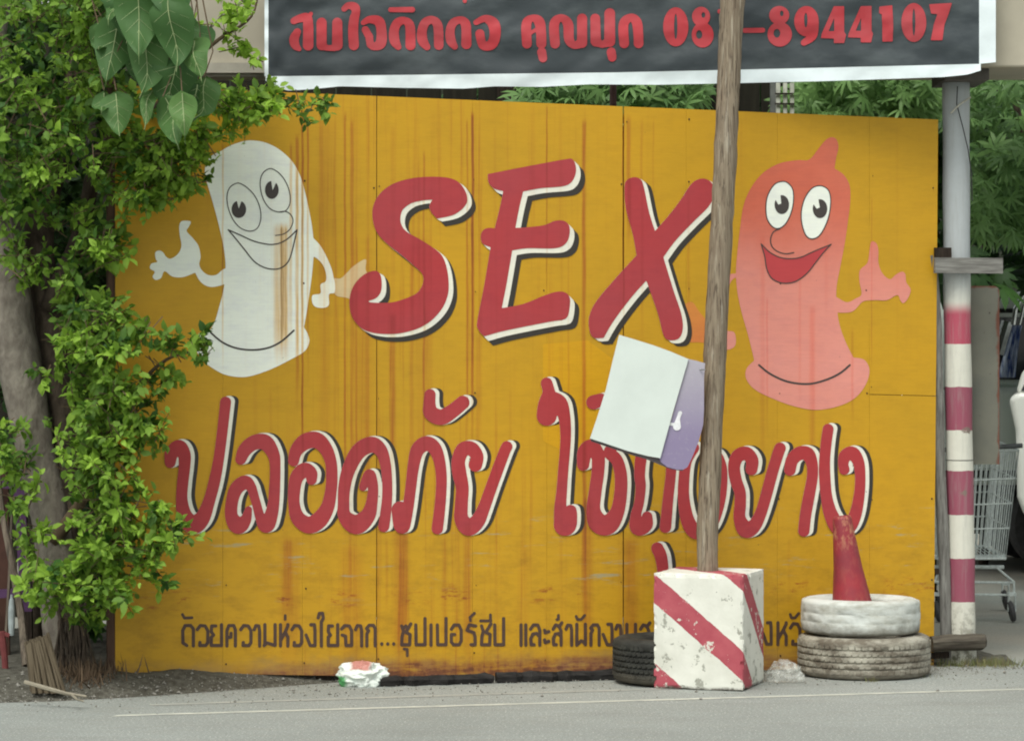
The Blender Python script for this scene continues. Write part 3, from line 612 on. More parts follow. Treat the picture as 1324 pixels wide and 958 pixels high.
# banner
M['vinyl'] = simple('dark_banner_vinyl', (.036, .046, .052, 1), .55, .35, scale=3.2, sc=(.8, 1, 2.0), bump=.12, col2=(.095, .112, .118, 1), thr=(.48, .80), d=.02)
M['vinylwhite'] = simple('white_banner_vinyl', (.72, .80, .82, 1), .5, .4, var=.08, scale=8, bump=.15)
M['bannerred'] = simple('banner_red_print', (.43, .035, .045, 1), .6, .3, scale=6, bump=0, col2=(.40, .055, .065, 1), var=.2)
ban = thing('banner', 'dark grey vinyl banner with white border, red Thai words and a phone number', 'banner', P(815, 100, 15.5))
def wr(px, py):
    q = Vector((px/60, py/30, 0))
    r = .014*mnoise.noise(q)+.004*mnoise.noise(Vector((px/25+py/18, py/40, 4)))+.0012*mnoise.noise(Vector((px/14-py/22, py/9, 8)))
    r += .012*math.exp(-((px-343)/30)**2)*mnoise.noise(Vector((px/18, py/26, 2)))*2
    return r
def banp(px, py, off=0): return P(px, py, 15.47-off+wr(px, py))
yd = lambda px: float(np.interp(px, [345, 360, 500, 800, 1000, 1268], [99, 99, 97.5, 94, 89.5, 83]))
yw = lambda px: float(np.interp(px, [343, 352, 372, 400, 440, 520, 600, 640, 700, 760, 850, 950, 1060, 1150, 1220, 1250, 1270, 1290], [104, 112, 117.5, 116, 112, 114, 115, 112, 112.8, 109.5, 110, 108, 105.5, 102.5, 100, 97, 91, 83]))
def strip(name, mat, cols, r0, r1, ny, off=0):
    b = MB(); n = len(cols)
    b.add([banp(px, r0(px)+(r1(px)-r0(px))*j/ny, off) for j in range(ny+1) for px in cols], [(j*n+i, (j+1)*n+i, (j+1)*n+i+1, j*n+i+1) for j in range(ny) for i in range(n-1)])
    return b
cols = list(np.linspace(347, 1266, 200))
b = strip('cloth', None, cols, lambda p: -110, yd, 50); b.build('cloth', M['vinyl'], ban, smooth=True)
b = strip('border', None, list(np.linspace(343.5, 1268, 160)), yd, yw, 5)
b2 = strip('border', None, list(np.linspace(1266, 1287.5, 6)), lambda p: -110, lambda p: 83-.1*(p-1266), 40); b.add(b2.v, b2.f)
b2 = strip('border', None, [343-1, 344.5, 347], lambda p: -110, lambda p: 99, 40); b.add(b2.v, b2.f)
b.v = [tuple(Vector(v_)+Vector((0, 0, 0))) for v_ in b.v]; b.build('border', M['vinylwhite'], ban, smooth=True)
def bmap(v, off):
    o = ban.location; out = []
    for (x, y) in v: q = banp(x, y, off)-o; out.append(tuple(q))
    return out
def bletter(prims, label, rough=False):
    xs, ys, D = field(prims, .9, pad=3)
    v, f = contour(xs, ys, D, 4)
    # cut long runs so the print follows the folds of the cloth
    b = MB(); b.v = [tuple(banp(x, y, .004)) for x, y in v]; b.f = f; b.m = [0]*len(f)
    o = b.build('printed_letter', M['bannerred'], ban, smooth=True); o['label'] = label
Nn = Z_(360, 0, 5.517); Oo = Z_(590, 0, 5.092); Pp = Z_(840, 0, 6.018); Qq = Z_(1040, 0, 4.662)
bletter([('s', Nn([(110,152,24),(150,135,28),(200,130,34),(212,180,36),(212,325,38)])), ('s', Nn([(135,230,26),(112,280,34),(120,325,30),(148,352,16)])), ('s', Nn([(200,150,20),(232,100,14)]))], 'red banner letter so suea')
bletter([('S', Nn([(308,165,36),(308,325,36),(345,345,20),(400,345,22),(420,325,38),(420,165,36)]))], 'red banner letter no nu')
bletter([('s', Nn([(468,66,20),(500,42,24),(545,55,32),(552,95,30),(540,140,34),(533,220,36),(538,325,36)]))], 'red banner vowel with a curled top')
bletter([('s', Nn([(605,165,18),(650,142,26),(715,155,36),(735,220,36),(730,310,38),(680,335,26),(655,320,26)])), ('S', Nn([(620,215,26),(648,265,28),(655,320,26)]))], 'red banner letter cho chan')
bletter([('s', Nn([(855,338,22),(828,290,36),(825,220,34),(850,165,32),(900,150,26),(938,190,34),(942,325,36)])), ('S', Nn([(800,72,17),(955,72,20)]))], 'red banner letter to tao with a bar above')
bletter([('s', Nn([(1060,338,24),(1028,290,36),(1025,220,34),(1050,162,32),(1100,145,28),(1138,190,34),(1144,325,34)]))], 'red banner letter to tao, the second of three alike')
bletter([('s', Nn([(1258,335,22),(1230,290,34),(1225,220,32),(1248,165,30),(1300,145,26)])+Oo([(60,160,32),(66,220,32),(66,292,34)])), ('S', [(600,-6,2.6),(601,2,2.6)])], 'red banner letter with a mark above at the cloth edge')
bletter([('s', Oo([(130,150,18),(190,125,24),(245,160,38),(255,235,36),(232,295,34),(175,300,28),(155,225,30)]))], 'red banner letter o ang')
bletter([('s', Oo([(465,290,32),(462,160,32),(500,122,22),(545,145,34),(558,220,33),(560,290,33)])), ('S', Oo([(562,345,30),(570,385,28)])), ('S', Oo([(475,230,12),(520,200,12)]))], 'red banner letter kho khwai with a mark below')
bletter([('s', Oo([(650,290,32),(645,160,32),(690,120,24),(735,160,33),(742,260,32),(775,300,24),(825,285,32)])), ('S', Oo([(828,285,33),(828,125,33)]))], 'red banner letter no nen')
bletter([('S', Oo([(915,125,32),(918,275,34),(960,298,20),(1010,275,36),(1010,92,35)])), ('S', Oo([(1020,345,30),(1026,380,28)])), ('S', [(783,-6,3),(790,-3,3)])], 'red banner letter po pla with a mark below')
bletter([('s', Oo([(1105,288,32),(1102,160,32),(1150,118,26),(1188,150,33),(1198,230,32),(1200,288,32)]))], 'red banner letter ko kai')
bletter([('p', Pp(ell(203,212,98,152))), ('-p', Pp(ell(203,210,13,100)))], 'red banner figure 0 opening the number')
bletter([('p', Pp(ell(400,132,70,76))), ('p', Pp(ell(412,275,85,98))), ('-p', Pp(ell(418,120,15,22))), ('-p', Pp(ell(385,272,24,34)))], 'red banner figure 8 left of the pole')
bletter([('S', Pp([(620,90,34),(615,345,34)])), ('S', Pp([(545,92,18),(600,80,20)]))], 'red banner figure 1 behind the pole')
bletter([('S', Pp([(740,240,19),(880,238,19)]))], 'red banner dash')
bletter([('p', Pp(ell(1008,122,78,72))), ('p', Pp(ell(1012,270,95,96))), ('-p', Pp(ell(1028,108,14,22))), ('-p', Pp(ell(990,262,26,34)))], 'red banner figure 8 right of the pole')
bletter([('p', Pp(ell(1220,168,95,118))), ('-p', Pp(ell(1215,160,13,58))), ('s', Pp([(1280,180,36),(1268,280,34),(1200,335,24)]))], 'red banner figure 9')
bletter([('P', Qq([(178,40),(240,40),(240,195),(252,212),(240,262),(178,262),(178,235),(100,232),(105,205)])), ('-P', Qq([(180,110),(180,190),(146,190)]))], 'red banner figure 4, the first of two')
bletter([('P', Qq([(340,40),(405,38),(405,188),(414,205),(402,258),(340,258),(340,230),(262,228),(268,202)])), ('-P', Qq([(342,108),(342,188),(310,188)]))], 'red banner figure 4, the second of two')
bletter([('P', Qq([(452,42),(530,34),(536,150),(532,252),(470,254),(470,150),(466,88),(450,82)]))], 'red banner figure 1 between 4 and 0')
bletter([('p', Qq(ell(660,138,75,117))), ('-p', Qq(ell(660,136,9,82)))], 'red banner figure 0 before the last digit')
bletter([('P', Qq([(752,28),(890,20),(870,85),(845,150),(832,245),(762,245),(780,150),(802,88),(764,84)]))], 'red banner figure 7 at the end')
M['steel'] = simple('grey_steel', (.35, .36, .35, 1), .4, .5, scale=30, bump=.05, metal=.6)
M['rope'] = simple('pale_rope', (.55, .53, .45, 1), .9)
# column
m, h = newmat('column_paint', .55, .35)
z = h.n('ShaderNodeSeparateXYZ', {0: h.tc}).outputs[2]
cz = lambda py: 1.648-(py-438)/F*15.88
zz = h.math('ADD', z, h.math('MULTIPLY', h.math('SUBTRACT', h.noise(h.tc, 18, 3), .5), .012))
red = (.28, .072, .11, 1); wht = (.62, .61, .53, 1); gry = (.42, .45, .46, 1)
c = h.mix(h.mr(z, cz(400), cz(350)), wht, gry)
for (ya, yb) in ((500, 556), (608, 665), (721, 777)):
    f = h.math('MULTIPLY', h.math('GREATER_THAN', zz, cz(yb)), h.math('LESS_THAN', zz, cz(ya))); c = h.mix(f, c, red)
f = h.math('MULTIPLY', h.math('GREATER_THAN', zz, cz(445)), h.mr(zz, cz(388), cz(408), 0, 1, True)); c = h.mix(f, c, (.40, .07, .11, 1))
f = h.mr(h.noise(h.tc, 20, 6, .7), .48, .56); low = h.mr(z, cz(770), cz(850), 0, 1)
c = h.mix(h.math('MULTIPLY', f, h.math('ADD', low, .04)), c, (.20, .19, .14, 1))
c = h.mix(h.mr(h.noise(h.tc, 6, 6, .65, (8, 8, .6)), .5, .8, 0, .5), c, (.30, .30, .28, 1))
# flaked patches
ob = h.n('ShaderNodeSeparateXYZ', {0: h.tc})
for (cx_, cy_, rx_, rz_) in ((.015, 556, .045, .03), (.0, 637, .035, .026)):
    dz = h.math('DIVIDE', h.math('SUBTRACT', z, cz(cy_)), rz_); dx = h.math('DIVIDE', h.math('SUBTRACT', ob.outputs[0], cx_), rx_)
    rr = h.math('ADD', h.math('MULTIPLY', dx, dx), h.math('MULTIPLY', dz, dz)); rr = h.math('ADD', rr, h.math('MULTIPLY', h.noise(h.tc, 60, 5, .75), 2.2))
    c = h.mix(h.mr(rr, 1.45, 1.3), c, (.20, .155, .13, 1))
h.t.links.new(c, h.b.inputs['Base Color']); h.t.links.new(h.n('ShaderNodeBump', {'Strength': .3, 'Distance': .004, 'Height': h.noise(h.tc, 40, 5, .6)}).outputs[0], h.b.inputs['Normal']); M['column'] = m
cb = P(1244, 858, 15.88); col = thing('column', 'round white column painted with dull red bands beside the billboard', 'column', (cb.x, cb.y, 0))
b = MB(); pts = [(1236, 96), (1236.5, 250), (1237.5, 400), (1240, 560), (1242.5, 700), (1243.5, 800), (1244, 866)]; b.smooth = True
fine = []
for (p0, q0), (p1, q1) in zip(pts[:-1], pts[1:]):
    for k in range(6): fine.append((p0+(p1-p0)*k/6, q0+(q1-q0)*k/6))
fine.append(pts[-1])
b.tube([P(p, q, 15.88) for p, q in fine], [.0685+.0015*math.sin(i*1.3) + (.004 if i > len(fine)-5 else 0) for i in range(len(fine))], 28)
b.build('shaft', M['column'], col)
for py in (594.5, 508, 665):
    pass
b = MB(); b.lathe([(.0690, -.002), (.0705, -.001), (.0705, .001), (.0690, .002)], P(1240.7, 594.5, 15.88), 28); b.build('joint_ring', simple('dark_joint', (.06, .055, .05, 1)), col)
b = MB(); b.tube([P(1238, 112, 15.79), P(1237, 135, 15.79), P(1245, 165, 15.79), P(1252, 195, 15.80), P(1256, 225, 15.82), P(1257, 260, 15.85)], .0028, 6); b.build('cable', simple('dark_cable', (.05, .05, .05, 1)), col)
b = MB(); b.tube([P(1229, 147, 15.79), P(1240, 136, 15.785), P(1255, 126, 15.80)], .0045, 6); b.build('rope_tie', M['rope'], col)
# rusty plate behind the column
m, h = newmat('rusting_grey_plate', .7, .3)
c = h.mix(h.mr(h.noise(h.tc, 5, 5), .3, .7), (.17, .165, .13, 1), (.115, .12, .10, 1))
ge = h.n('ShaderNodeSeparateXYZ', {0: h.tc}); ax = h.math('ABSOLUTE', ge.outputs[0]); edge = h.mr(h.math('ADD', ax, h.math('MULTIPLY', h.noise(h.tc, 9, 4, .6), .07)), .108, .120)
topm = h.mr(h.math('ADD', ge.outputs[2], h.math('MULTIPLY', h.noise(h.tc, 14, 4), .03)), .456, .466)
c = h.mix(h.math('MAXIMUM', edge, topm), c, (.13, .050, .032, 1)); c = h.mix(h.mr(h.noise(h.tc, 40, 3), .7, .74), c, (.06, .05, .04, 1))
h.t.links.new(c, h.b.inputs['Base Color']); M['plate'] = m
b = MB(); pc = P(1270, 485, 16.0)
Wd, Ht, rc = .088, .455, .03; out = [(-Wd, -Ht), (Wd, -Ht)] + [(Wd-rc+rc*math.cos(a), Ht-rc+rc*math.sin(a)) for a in np.linspace(0, math.pi/2, 6)] + [(-Wd, Ht)]
n = len(out); b.add([(pc.x+x, pc.y, pc.z+z_) for x, z_ in out]+[(pc.x+x, pc.y+.02, pc.z+z_) for x, z_ in out], [tuple(range(n)), tuple(range(2*n-1, n-1, -1))]+[(i, i+n, (i+1) % n+n, (i+1) % n) for i in range(n)])
plate = tag(b.build('metal_plate', M['plate'], None, pc), 'tall grey metal plate with rusty edges standing behind the striped column', 'metal plate')
b = MB(); b.bar((pc.x-.072, pc.y+.035, 0), (pc.x-.072, pc.y+.035, pc.z+.2), .02, .025); b.build('support', M['darkwood'], plate)

# ================================================================= POLE IN STRIPED BLOCK + HANGING BOARD
m, h = newmat('striped_block_paint', .7, .3)
ob = h.n('ShaderNodeSeparateXYZ', {0: h.tc}); A0 = .217
tt = h.math('ADD', ob.outputs[2], h.math('MULTIPLY', h.math('ADD', h.math('ADD', ob.outputs[0], ob.outputs[1]), A0), .83))
tt = h.math('ADD', tt, h.math('MULTIPLY', h.math('SUBTRACT', h.noise(h.tc, 14, 5, .65), .5), .02))
fr = h.math('FRACT', h.math('ADD', h.math('DIVIDE', tt, .42), .457))
f = h.math('LESS_THAN', fr, .33)
rdc = h.mix(h.mr(h.noise(h.tc, 10, 5), .35, .7), (.36, .062, .085, 1), (.44, .10, .12, 1))
c = h.mix(f, h.mix(h.mr(h.noise(h.tc, 7, 5), .4, .8), (.72, .72, .65, 1), (.55, .55, .48, 1)), rdc)
chip = h.mr(h.noise(h.tc, 15, 7, .68), .595, .61); c = h.mix(chip, c, h.mix(f, (.34, .34, .29, 1), (.62, .60, .53, 1)))
c = h.mix(h.mr(h.noise(h.tc, 60, 3, .6), .70, .73), c, (.16, .15, .13, 1))
lowz = h.mr(h.math('ADD', ob.outputs[2], h.math('MULTIPLY', h.noise(h.tc, 22, 5, .7), .05)), .042, .028); c = h.mix(lowz, c, (.14, .13, .11, 1))
at = h.n('ShaderNodeNewGeometry'); c = h.mix(h.mr(h.math('ADD', at.outputs['Pointiness'], h.math('MULTIPLY', h.noise(h.tc, 50, 4), .14)), .66, .70), c, (.60, .58, .50, 1))
h.t.links.new(c, h.b.inputs['Base Color']); h.t.links.new(h.n('ShaderNodeBump', {'Strength': .35, 'Distance': .004, 'Height': h.noise(h.tc, 35, 6, .65)}).outputs[0], h.b.inputs['Normal']); M['block'] = m
# nearest bottom corner shows at (961, 894)
th = math.radians(-17.5); dc = 14.64; corner = P(961, 894, dc); corner.z = 0
R2 = Matrix.Rotation(th, 3, 'Z'); A2 = A0*2; BH = .545
cen = corner + R2 @ Vector((-A0, A0, 0)); cen.z = 0
post = thing('pole_stand', 'rough grey wooden pole standing in a red and white striped concrete block', 'pole stand', cen)
bm = bmesh.new(); bmesh.ops.create_cube(bm, size=1.0)
bmesh.ops.subdivide_edges(bm, edges=bm.edges[:], cuts=26, use_grid_fill=True)
for v_ in bm.verts:
    p = Vector((v_.co.x*A2, v_.co.y*A2, (v_.co.z+.5)*BH))
    ex_ = [A0-abs(p.x), A0-abs(p.y), min(p.z, BH-p.z)]; ex_.sort(); ed = ex_[1]
    nz = mnoise.noise(p*30)*.5+mnoise.noise(p*70)*.5
    k = max(0, 1-ed/.014)
    cc = Vector((0, 0, BH/2)); dirn = (p-cc).normalized()
    p -= dirn*(k*k*(.003+.034*max(0, nz))) ; p += Vector((1, 1, 1))*(mnoise.noise(p*9)*.002)
    if p.z < .02: p.z = max(p.z, 0)+ max(0, mnoise.noise(Vector((p.x*18, p.y*18, 7))))*.014*(1 if ed < .03 else 0)
    v_.co = p
me = bpy.data.meshes.new('block'); bm.to_mesh(me); bm.free(); me.materials.append(M['block'])
blk = bpy.data.objects.new('concrete_block', me); C.objects.link(blk); blk.parent = post; blk.rotation_euler = (0, 0, th); blk['label'] = 'white block with diagonal dull red stripes and chipped paint'
m, h = newmat('pole_wood', .85, .2)
g1 = h.noise(h.tc, 12, 6, .6, (6, 6, .35)); g2 = h.noise(h.tc, 30, 5, .6, (4, 4, .12))
c = h.mix(h.mr(g1, .3, .7), (.30, .25, .18, 1), (.16, .12, .085, 1)); c = h.mix(h.mr(g2, .54, .62, 0, .85), c, (.075, .055, .04, 1))
c = h.mix(h.mr(h.noise(h.tc, 8, 4, .6, (7, 7, .25)), .56, .7, 0, .8), c, (.42, .38, .30, 1))
h.t.links.new(c, h.b.inputs['Base Color']); h.t.links.new(h.n('ShaderNodeBump', {'Strength': .8, 'Distance': .008, 'Height': h.math('ADD', g1, g2)}).outputs[0], h.b.inputs['Normal']); M['pole'] = m
b = MB(); pp = [(915, 760, 13.5), (915, 740, 13.5), (914.5, 690, 13.8), (918, 620, 14.5), (920, 560, 14), (922, 500, 15), (925, 450, 15), (927, 400, 14.5), (931, 330, 15), (935, 260, 14.5), (938, 200, 15.2), (941, 130, 14.8), (944, 60, 15.6), (947, 0, 16), (951, -90, 16), (955, -200, 15)]
fine = []
for (a, bb) in zip(pp[:-1], pp[1:]):
    for k in range(5): fine.append(tuple(a[i]+(bb[i]-a[i])*k/5 for i in range(3)))
for i, (x_, y_, r_) in enumerate(fine): fine[i] = (x_+.7*mnoise.noise(Vector((i*.6, 0, 0))), y_, r_*(1+.05*mnoise.noise(Vector((i*.9, 5, 0)))))
DP = cen.y+15
b.tube([P(x_, y_, DP+.0004*(740-y_)*.6) for x_, y_, r_ in fine], [r_/F*DP for x_, y_, r_ in fine], 18, wob=.035); b.smooth = True
b.build('pole', M['pole'], post)
# hanging board
board = thing('hanging_board', 'tilted white and mauve board hanging behind the wooden pole under the letter X', 'board', P(850, 605, 14.86))
DB = 14.86; Bz = Z_(750, 420, 4.79)
M['boardwhite'] = simple('board_white', (.62, .68, .64, 1), .6, .3, var=.06, scale=5, bump=.1)
m, h = newmat('mauve_paint', .6, .3)
bzn = h.n('ShaderNodeSeparateXYZ', {0: h.tc}).outputs[2]
c = h.mix(h.mr(h.math('ADD', bzn, h.math('MULTIPLY', h.noise(h.tc, 9, 5, .7), .12)), .20, .62), (.24, .20, .32, 1), (.42, .40, .44, 1))
c = h.mix(h.mr(h.noise(h.tc, 40, 5, .7), .55, .75, 0, .3), c, (.5, .48, .5, 1))
h.t.links.new(c, h.b.inputs['Base Color']); M['mauve'] = m
def slab(name, pts, d, th_, mat, parent):
    b = MB(); n = len(pts)
    b.add([P(x, y, d) for x, y in pts]+[P(x, y, d)+Vector((0, th_, 0)) for x, y in pts], [tuple(range(n-1, -1, -1)), tuple(range(n, 2*n))]+[(i, (i+1) % n, (i+1) % n+n, i+n) for i in range(n)])
    return b.build(name, mat, parent)
slab('mauve_panel', Bz([(672,212),(720,222),(775,238),(768,330),(768,420),(768,520),(762,620),(735,720),(690,830),(665,880),(640,896),(600,896),(540,880),(500,850),(490,825),(560,600),(640,320)]), DB, .012, M['mauve'], board)
slab('white_panel', Bz([(242,62),(330,88),(450,125),(560,165),(672,212),(640,320),(570,560),(520,740),(497,825),(420,812),(300,782),(160,735),(62,703),(110,560),(160,400),(205,210)]), DB-.013, .012, M['boardwhite'], board)
slab('back_batten', Bz([(62,703),(160,735),(300,782),(420,812),(497,825),(600,870),(640,892),(635,905),(560,893),(420,835),(300,800),(160,752),(70,722)]), DB+.008, .03, simple('dark_batten', (.13, .11, .12, 1)), board)
M['markwhite'] = simple('mark_white', (.78, .78, .80, 1), .6)
xs, ys, D = field([('s', Bz([(620,545,12),(608,580,12),(602,615,20),(600,630,24)])), ('s', Bz([(560,614,9),(590,618,10)]))], .6, pad=3)
v, f = contour(xs, ys, D); b = MB(); b.v = [tuple(P(x, y, DB-.003)) for x, y in v]; b.f = f; b.m = [0]*len(f); b.build('painted_mark', M['markwhite'], board)
b = MB(); b.tube([P(905, 478, DB-.004), P(912, 478, DB-.03)], .003, 6); b.build('nail', M['steel'], board)

# ================================================================= TYRES AND CONE
def tyre_prof(r, hgt, grooves, rin, deep=.007):
    hw = hgt/2; pr = [(rin, hw*.55), (rin+.012, hw*.80), (rin+(r-rin)*.45, hw*1.0), (r-.030, hw*.97), (r-.005, hw*.86)]
    zs = []; n = grooves
    top = hw*.74; step = 2*top/(n+1)
    zcur = top; pr.append((r-.002, top))
    for k in range(n):
        zg = top-(k+1)*step
        pr += [(r, zg+.006), (r-deep, zg+.004), (r-deep, zg-.004), (r, zg-.006)]
    pr += [(r-.002, -top), (r-.005, -hw*.86), (r-.030, -hw*.97), (rin+(r-rin)*.45, -hw), (rin+.012, -hw*.8), (rin, -hw*.55)]
    pr += [(rin+.02, -hw*.5), (r-.03, -hw*.6), (r-.022, 0), (r-.03, hw*.6), (rin+.02, hw*.5)]
    return pr
def tyre(name, label, c_, r, hgt, grooves, mat, rin=.17, jit=.0012, ty=0, blocks=False, deep=.007):
    t = thing(name, label, 'tyre', (c_[0], c_[1], c_[2]-hgt/2))
    b = MB(); b.smooth = False; R = Matrix.Rotation(ty, 3, 'Y')
    b.lathe(tyre_prof(r, hgt, grooves, rin, deep), c_, 72, R, jit, close=True); b.build('casing', mat, t, smooth=True)
    tr = MB()
    if grooves < 2 or deep < .003: return t
    hw = hgt*.37; rows = grooves+1
    for rI in range(rows):
        z0 = hw-(2*hw)*(rI+.5)/rows
        nb = 64
        for k in range(nb):
            a = 2*math.pi*(k+.5*(rI % 2))/nb
            if random.random() < .06: continue
            cc = Vector(c_)+R @ Vector((r*math.cos(a), r*math.sin(a), z0))
            tr.box(cc, (.004, 2*math.pi*r/nb*.74, 2*hw/rows*.70), R @ Matrix.Rotation(a, 3, 'Z') @ Matrix.Rotation(.25 if blocks else 0.12, 3, 'X'))
    tag(tr.build('tread_blocks', mat, t), kind='stuff')
    return t
def rubber(name, ca_, cb_, thr=(.4, .62), sc=(1, 1, 3), scale=9):
    m, h = newmat(name, .8, .25)
    n1 = h.noise(h.tc, scale, 7, .68, sc); n2 = h.noise(h.tc, 2.5, 4)
    zc = h.n('ShaderNodeSeparateXYZ', {0: h.tc}).outputs[2]
    c = h.mix(h.mr(n1, *thr), ca_, cb_); c = h.mix(h.mr(n2, .45, .7, 0, .35), c, cb_)
    n4 = h.noise(h.tc, 16, 5, .7); c = h.mix(h.mr(h.math('ADD', zc, h.math('MULTIPLY', n4, .09)), .105, .055, 0, .75), c, (.12, .105, .08, 1))   # mud splashed up the foot
    h.t.links.new(c, h.b.inputs['Base Color']); h.t.links.new(h.n('ShaderNodeBump', {'Strength': .35, 'Distance': .004, 'Height': h.math('ADD', n1, h.noise(h.tc, 70, 3, .6))}).outputs[0], h.b.inputs['Normal'])
    return m
M['tyrewhite'] = rubber('white_painted_rubber', (.60, .63, .60, 1), (.36, .36, .31, 1), (.44, .70))
M['tyregrey'] = rubber('worn_painted_rubber', (.44, .42, .35, 1), (.15, .13, .10, 1), (.40, .60), (1, 1, 2.5), 8)
M['tyreblack'] = rubber('black_rubber', (.045, .046, .040, 1), (.025, .025, .022, 1))
tc_ = P(1114, 0, 15.40)
tyre('lower_tyre', 'dirty grey-white tyre lying flat at the bottom of the stack', (P(1117, 0, 15.40).x, .40, .100), .324, .205, 4, M['tyregrey'], jit=.002)
tyre('upper_tyre', 'white painted tyre lying on the dirty one and holding the red cone', (P(1112.5, 0, 15.40).x, .40, 205e-3+.0875), .292, .172, 2, M['tyrewhite'], jit=.0018, ty=.004, deep=.0007)
tyre('black_tyre', 'black tyre lying flat behind the striped block', (P(869, 0, 15.06).x, .085-.04, .115), .285, .215, 5, M['tyreblack'], blocks=True)
M['cone'] = simple('faded_red_plastic', (.31, .032, .042, 1), .5, .35, scale=7, bump=.1, col2=(.21, .032, .045, 1), var=.2)
m = M['cone']; h = NT(m.node_tree); pb = m.node_tree.nodes['Principled BSDF']; tcx = h.n('ShaderNodeTexCoord').outputs['Object']; zc = h.n('ShaderNodeSeparateXYZ', {0: tcx}).outputs[2]
oldc = pb.inputs['Base Color'].links[0].from_socket
ends = h.math('MAXIMUM', h.mr(zc, .33, .42), h.mr(zc, .12, .04)); sc_ = h.math('MULTIPLY', h.mr(h.noise(tcx, 30, 6, .7, (1, 1, .5)), .5, .6), h.math('ADD', .12, ends, clamp=True))
m.node_tree.links.new(h.mix(sc_, oldc, (.42, .17, .10, 1)), pb.inputs['Base Color'])
cone = thing('traffic_cone', 'faded red traffic cone leaning inside the white tyre', 'traffic cone', (P(1102, 0, 15.40).x, .36, .27))
cp = P(1104, 800, 15.36); ct = P(1088.5, 667, 15.36); ax_ = (ct-cp); Lc = ax_.length; Rc = ax_.to_track_quat('Z', 'Y').to_matrix()
b = MB(); b.lathe([(.116, 0), (.108, .03), (.095, Lc*.18), (.070, Lc*.5), (.054, Lc*.82), (.046, Lc*.97), (.042, Lc), (.030, Lc), (.030, Lc*.9)], cp, 40, Rc, .0008); b.build('cone_body', M['cone'], cone, smooth=True)
b = MB(); bo = cp-Rc @ Vector((0, 0, .01)); q = .135; sh = [(q*math.cos(a)*(1 if abs(math.cos(2*a)) > .0 else 1), q*math.sin(a)) for a in np.linspace(0, 2*math.pi, 8, endpoint=False)+math.pi/8]
b.add([bo+Rc @ Vector((x, y, zz_)) for zz_ in (0, .02) for x, y in sh], [tuple(range(7, -1, -1)), tuple(range(8, 16))]+[(i, (i+1) % 8, 8+(i+1) % 8, 8+i) for i in range(8)]); b.build('cone_base', M['cone'], cone)
b = MB(); a0 = P(1127, 786, 15.22); b.add([a0, a0+Vector((.03, 0, -.01)), a0+Vector((.004, 0, .022)), a0+Vector((0, .02, 0)), a0+Vector((.03, .02, -.01)), a0+Vector((.004, .02, .022))], [(0,1,2),(5,4,3),(0,3,4,1),(1,4,5,2),(2,5,3,0)]); b.build('torn_flap', M['cone'], cone)

# ================================================================= LITTER, SHADE STRIPS
def bag(name, label, c_, size, mat, seed, freq=7):
    bm = bmesh.new(); bmesh.ops.create_icosphere(bm, subdivisions=5, radius=1)
    for v_ in bm.verts:
        p = v_.co.copy(); q = p*1.0+Vector((seed, seed*2, 0))
        r = 1+.30*mnoise.noise(q*1.6)+.16*(1-abs(mnoise.noise(q*freq*.5))*3)+.10*(1-abs(mnoise.noise(q*freq))*3)
        p = Vector((p.x*size[0], p.y*size[1], p.z*size[2]))*r
        if p.z < -size[2]*.7: p.z = -size[2]*.7
        v_.co = p
    me = bpy.data.meshes.new(name); bm.to_mesh(me); bm.free(); me.materials.append(mat); me.polygons.foreach_set('use_smooth', [True]*len(me.polygons))
    o = bpy.data.objects.new(name, me); C.objects.link(o); o.location = c_; o['label'] = label; o['category'] = 'plastic bag'; return o
m, h = newmat('printed_plastic', .5, .4)
ob = h.n('ShaderNodeSeparateXYZ', {0: h.tc}); nz = h.noise(h.tc, 12, 3)
c = h.mix(h.mr(h.noise(h.tc, 30, 5), .4, .7), (.80, .84, .78, 1), (.62, .70, .64, 1))
gx = h.math('ADD', ob.outputs[0], h.math('MULTIPLY', nz, .06))
c = h.mix(h.math('MULTIPLY', h.mr(gx, -.035, -.055), h.mr(h.math('ADD', ob.outputs[2], h.math('MULTIPLY', nz, .03)), .022, .012)), c, (.10, .36, .13, 1))
c = h.mix(h.math('MULTIPLY', h.mr(h.math('ADD', ob.outputs[2], h.math('MULTIPLY', nz, .02)), .044, .050), h.mr(h.math('ABSOLUTE', h.math('ADD', gx, -.025)), .06, .04)), c, (.50, .22, .18, 1))
h.t.links.new(c, h.b.inputs['Base Color']); M['bag'] = m
bp_ = P(468, 874, gd(888)+.06); bag('plastic_bag', 'crumpled white plastic bag with a green patch at the foot of the billboard', (bp_.x, bp_.y, .044), (.105, .07, .066), M['bag'], 3.1, 5)
m, h = newmat('clear_plastic', .18, .6); h.t.links.new(h.mr(h.noise(h.tc, 18, 5, .7), .35, .65, .02, .42), h.b.inputs['Alpha'])
h.t.links.new(h.mix(h.mr(h.noise(h.tc, 25, 5), .4, .65), (.85, .87, .82, 1), (.62, .64, .58, 1)), h.b.inputs['Base Color']); M['clearbag'] = m
bp_ = P(1015, 860, 15.0); bag('clear_bag', 'thin cloudy plastic bag slumped between striped block and tyre stack', (bp_.x, .02, .045), (.078, .045, .060), M['clearbag'], 5.7, 2.2)
M['gapshade'] = simple('gap_shade', (.030, .028, .027, 1), .9, .15, scale=18, sc=(.5, 3, 3), bump=.6, var=.5, d=.01)  # near-black strips stand in for the shaded gap under the billboard
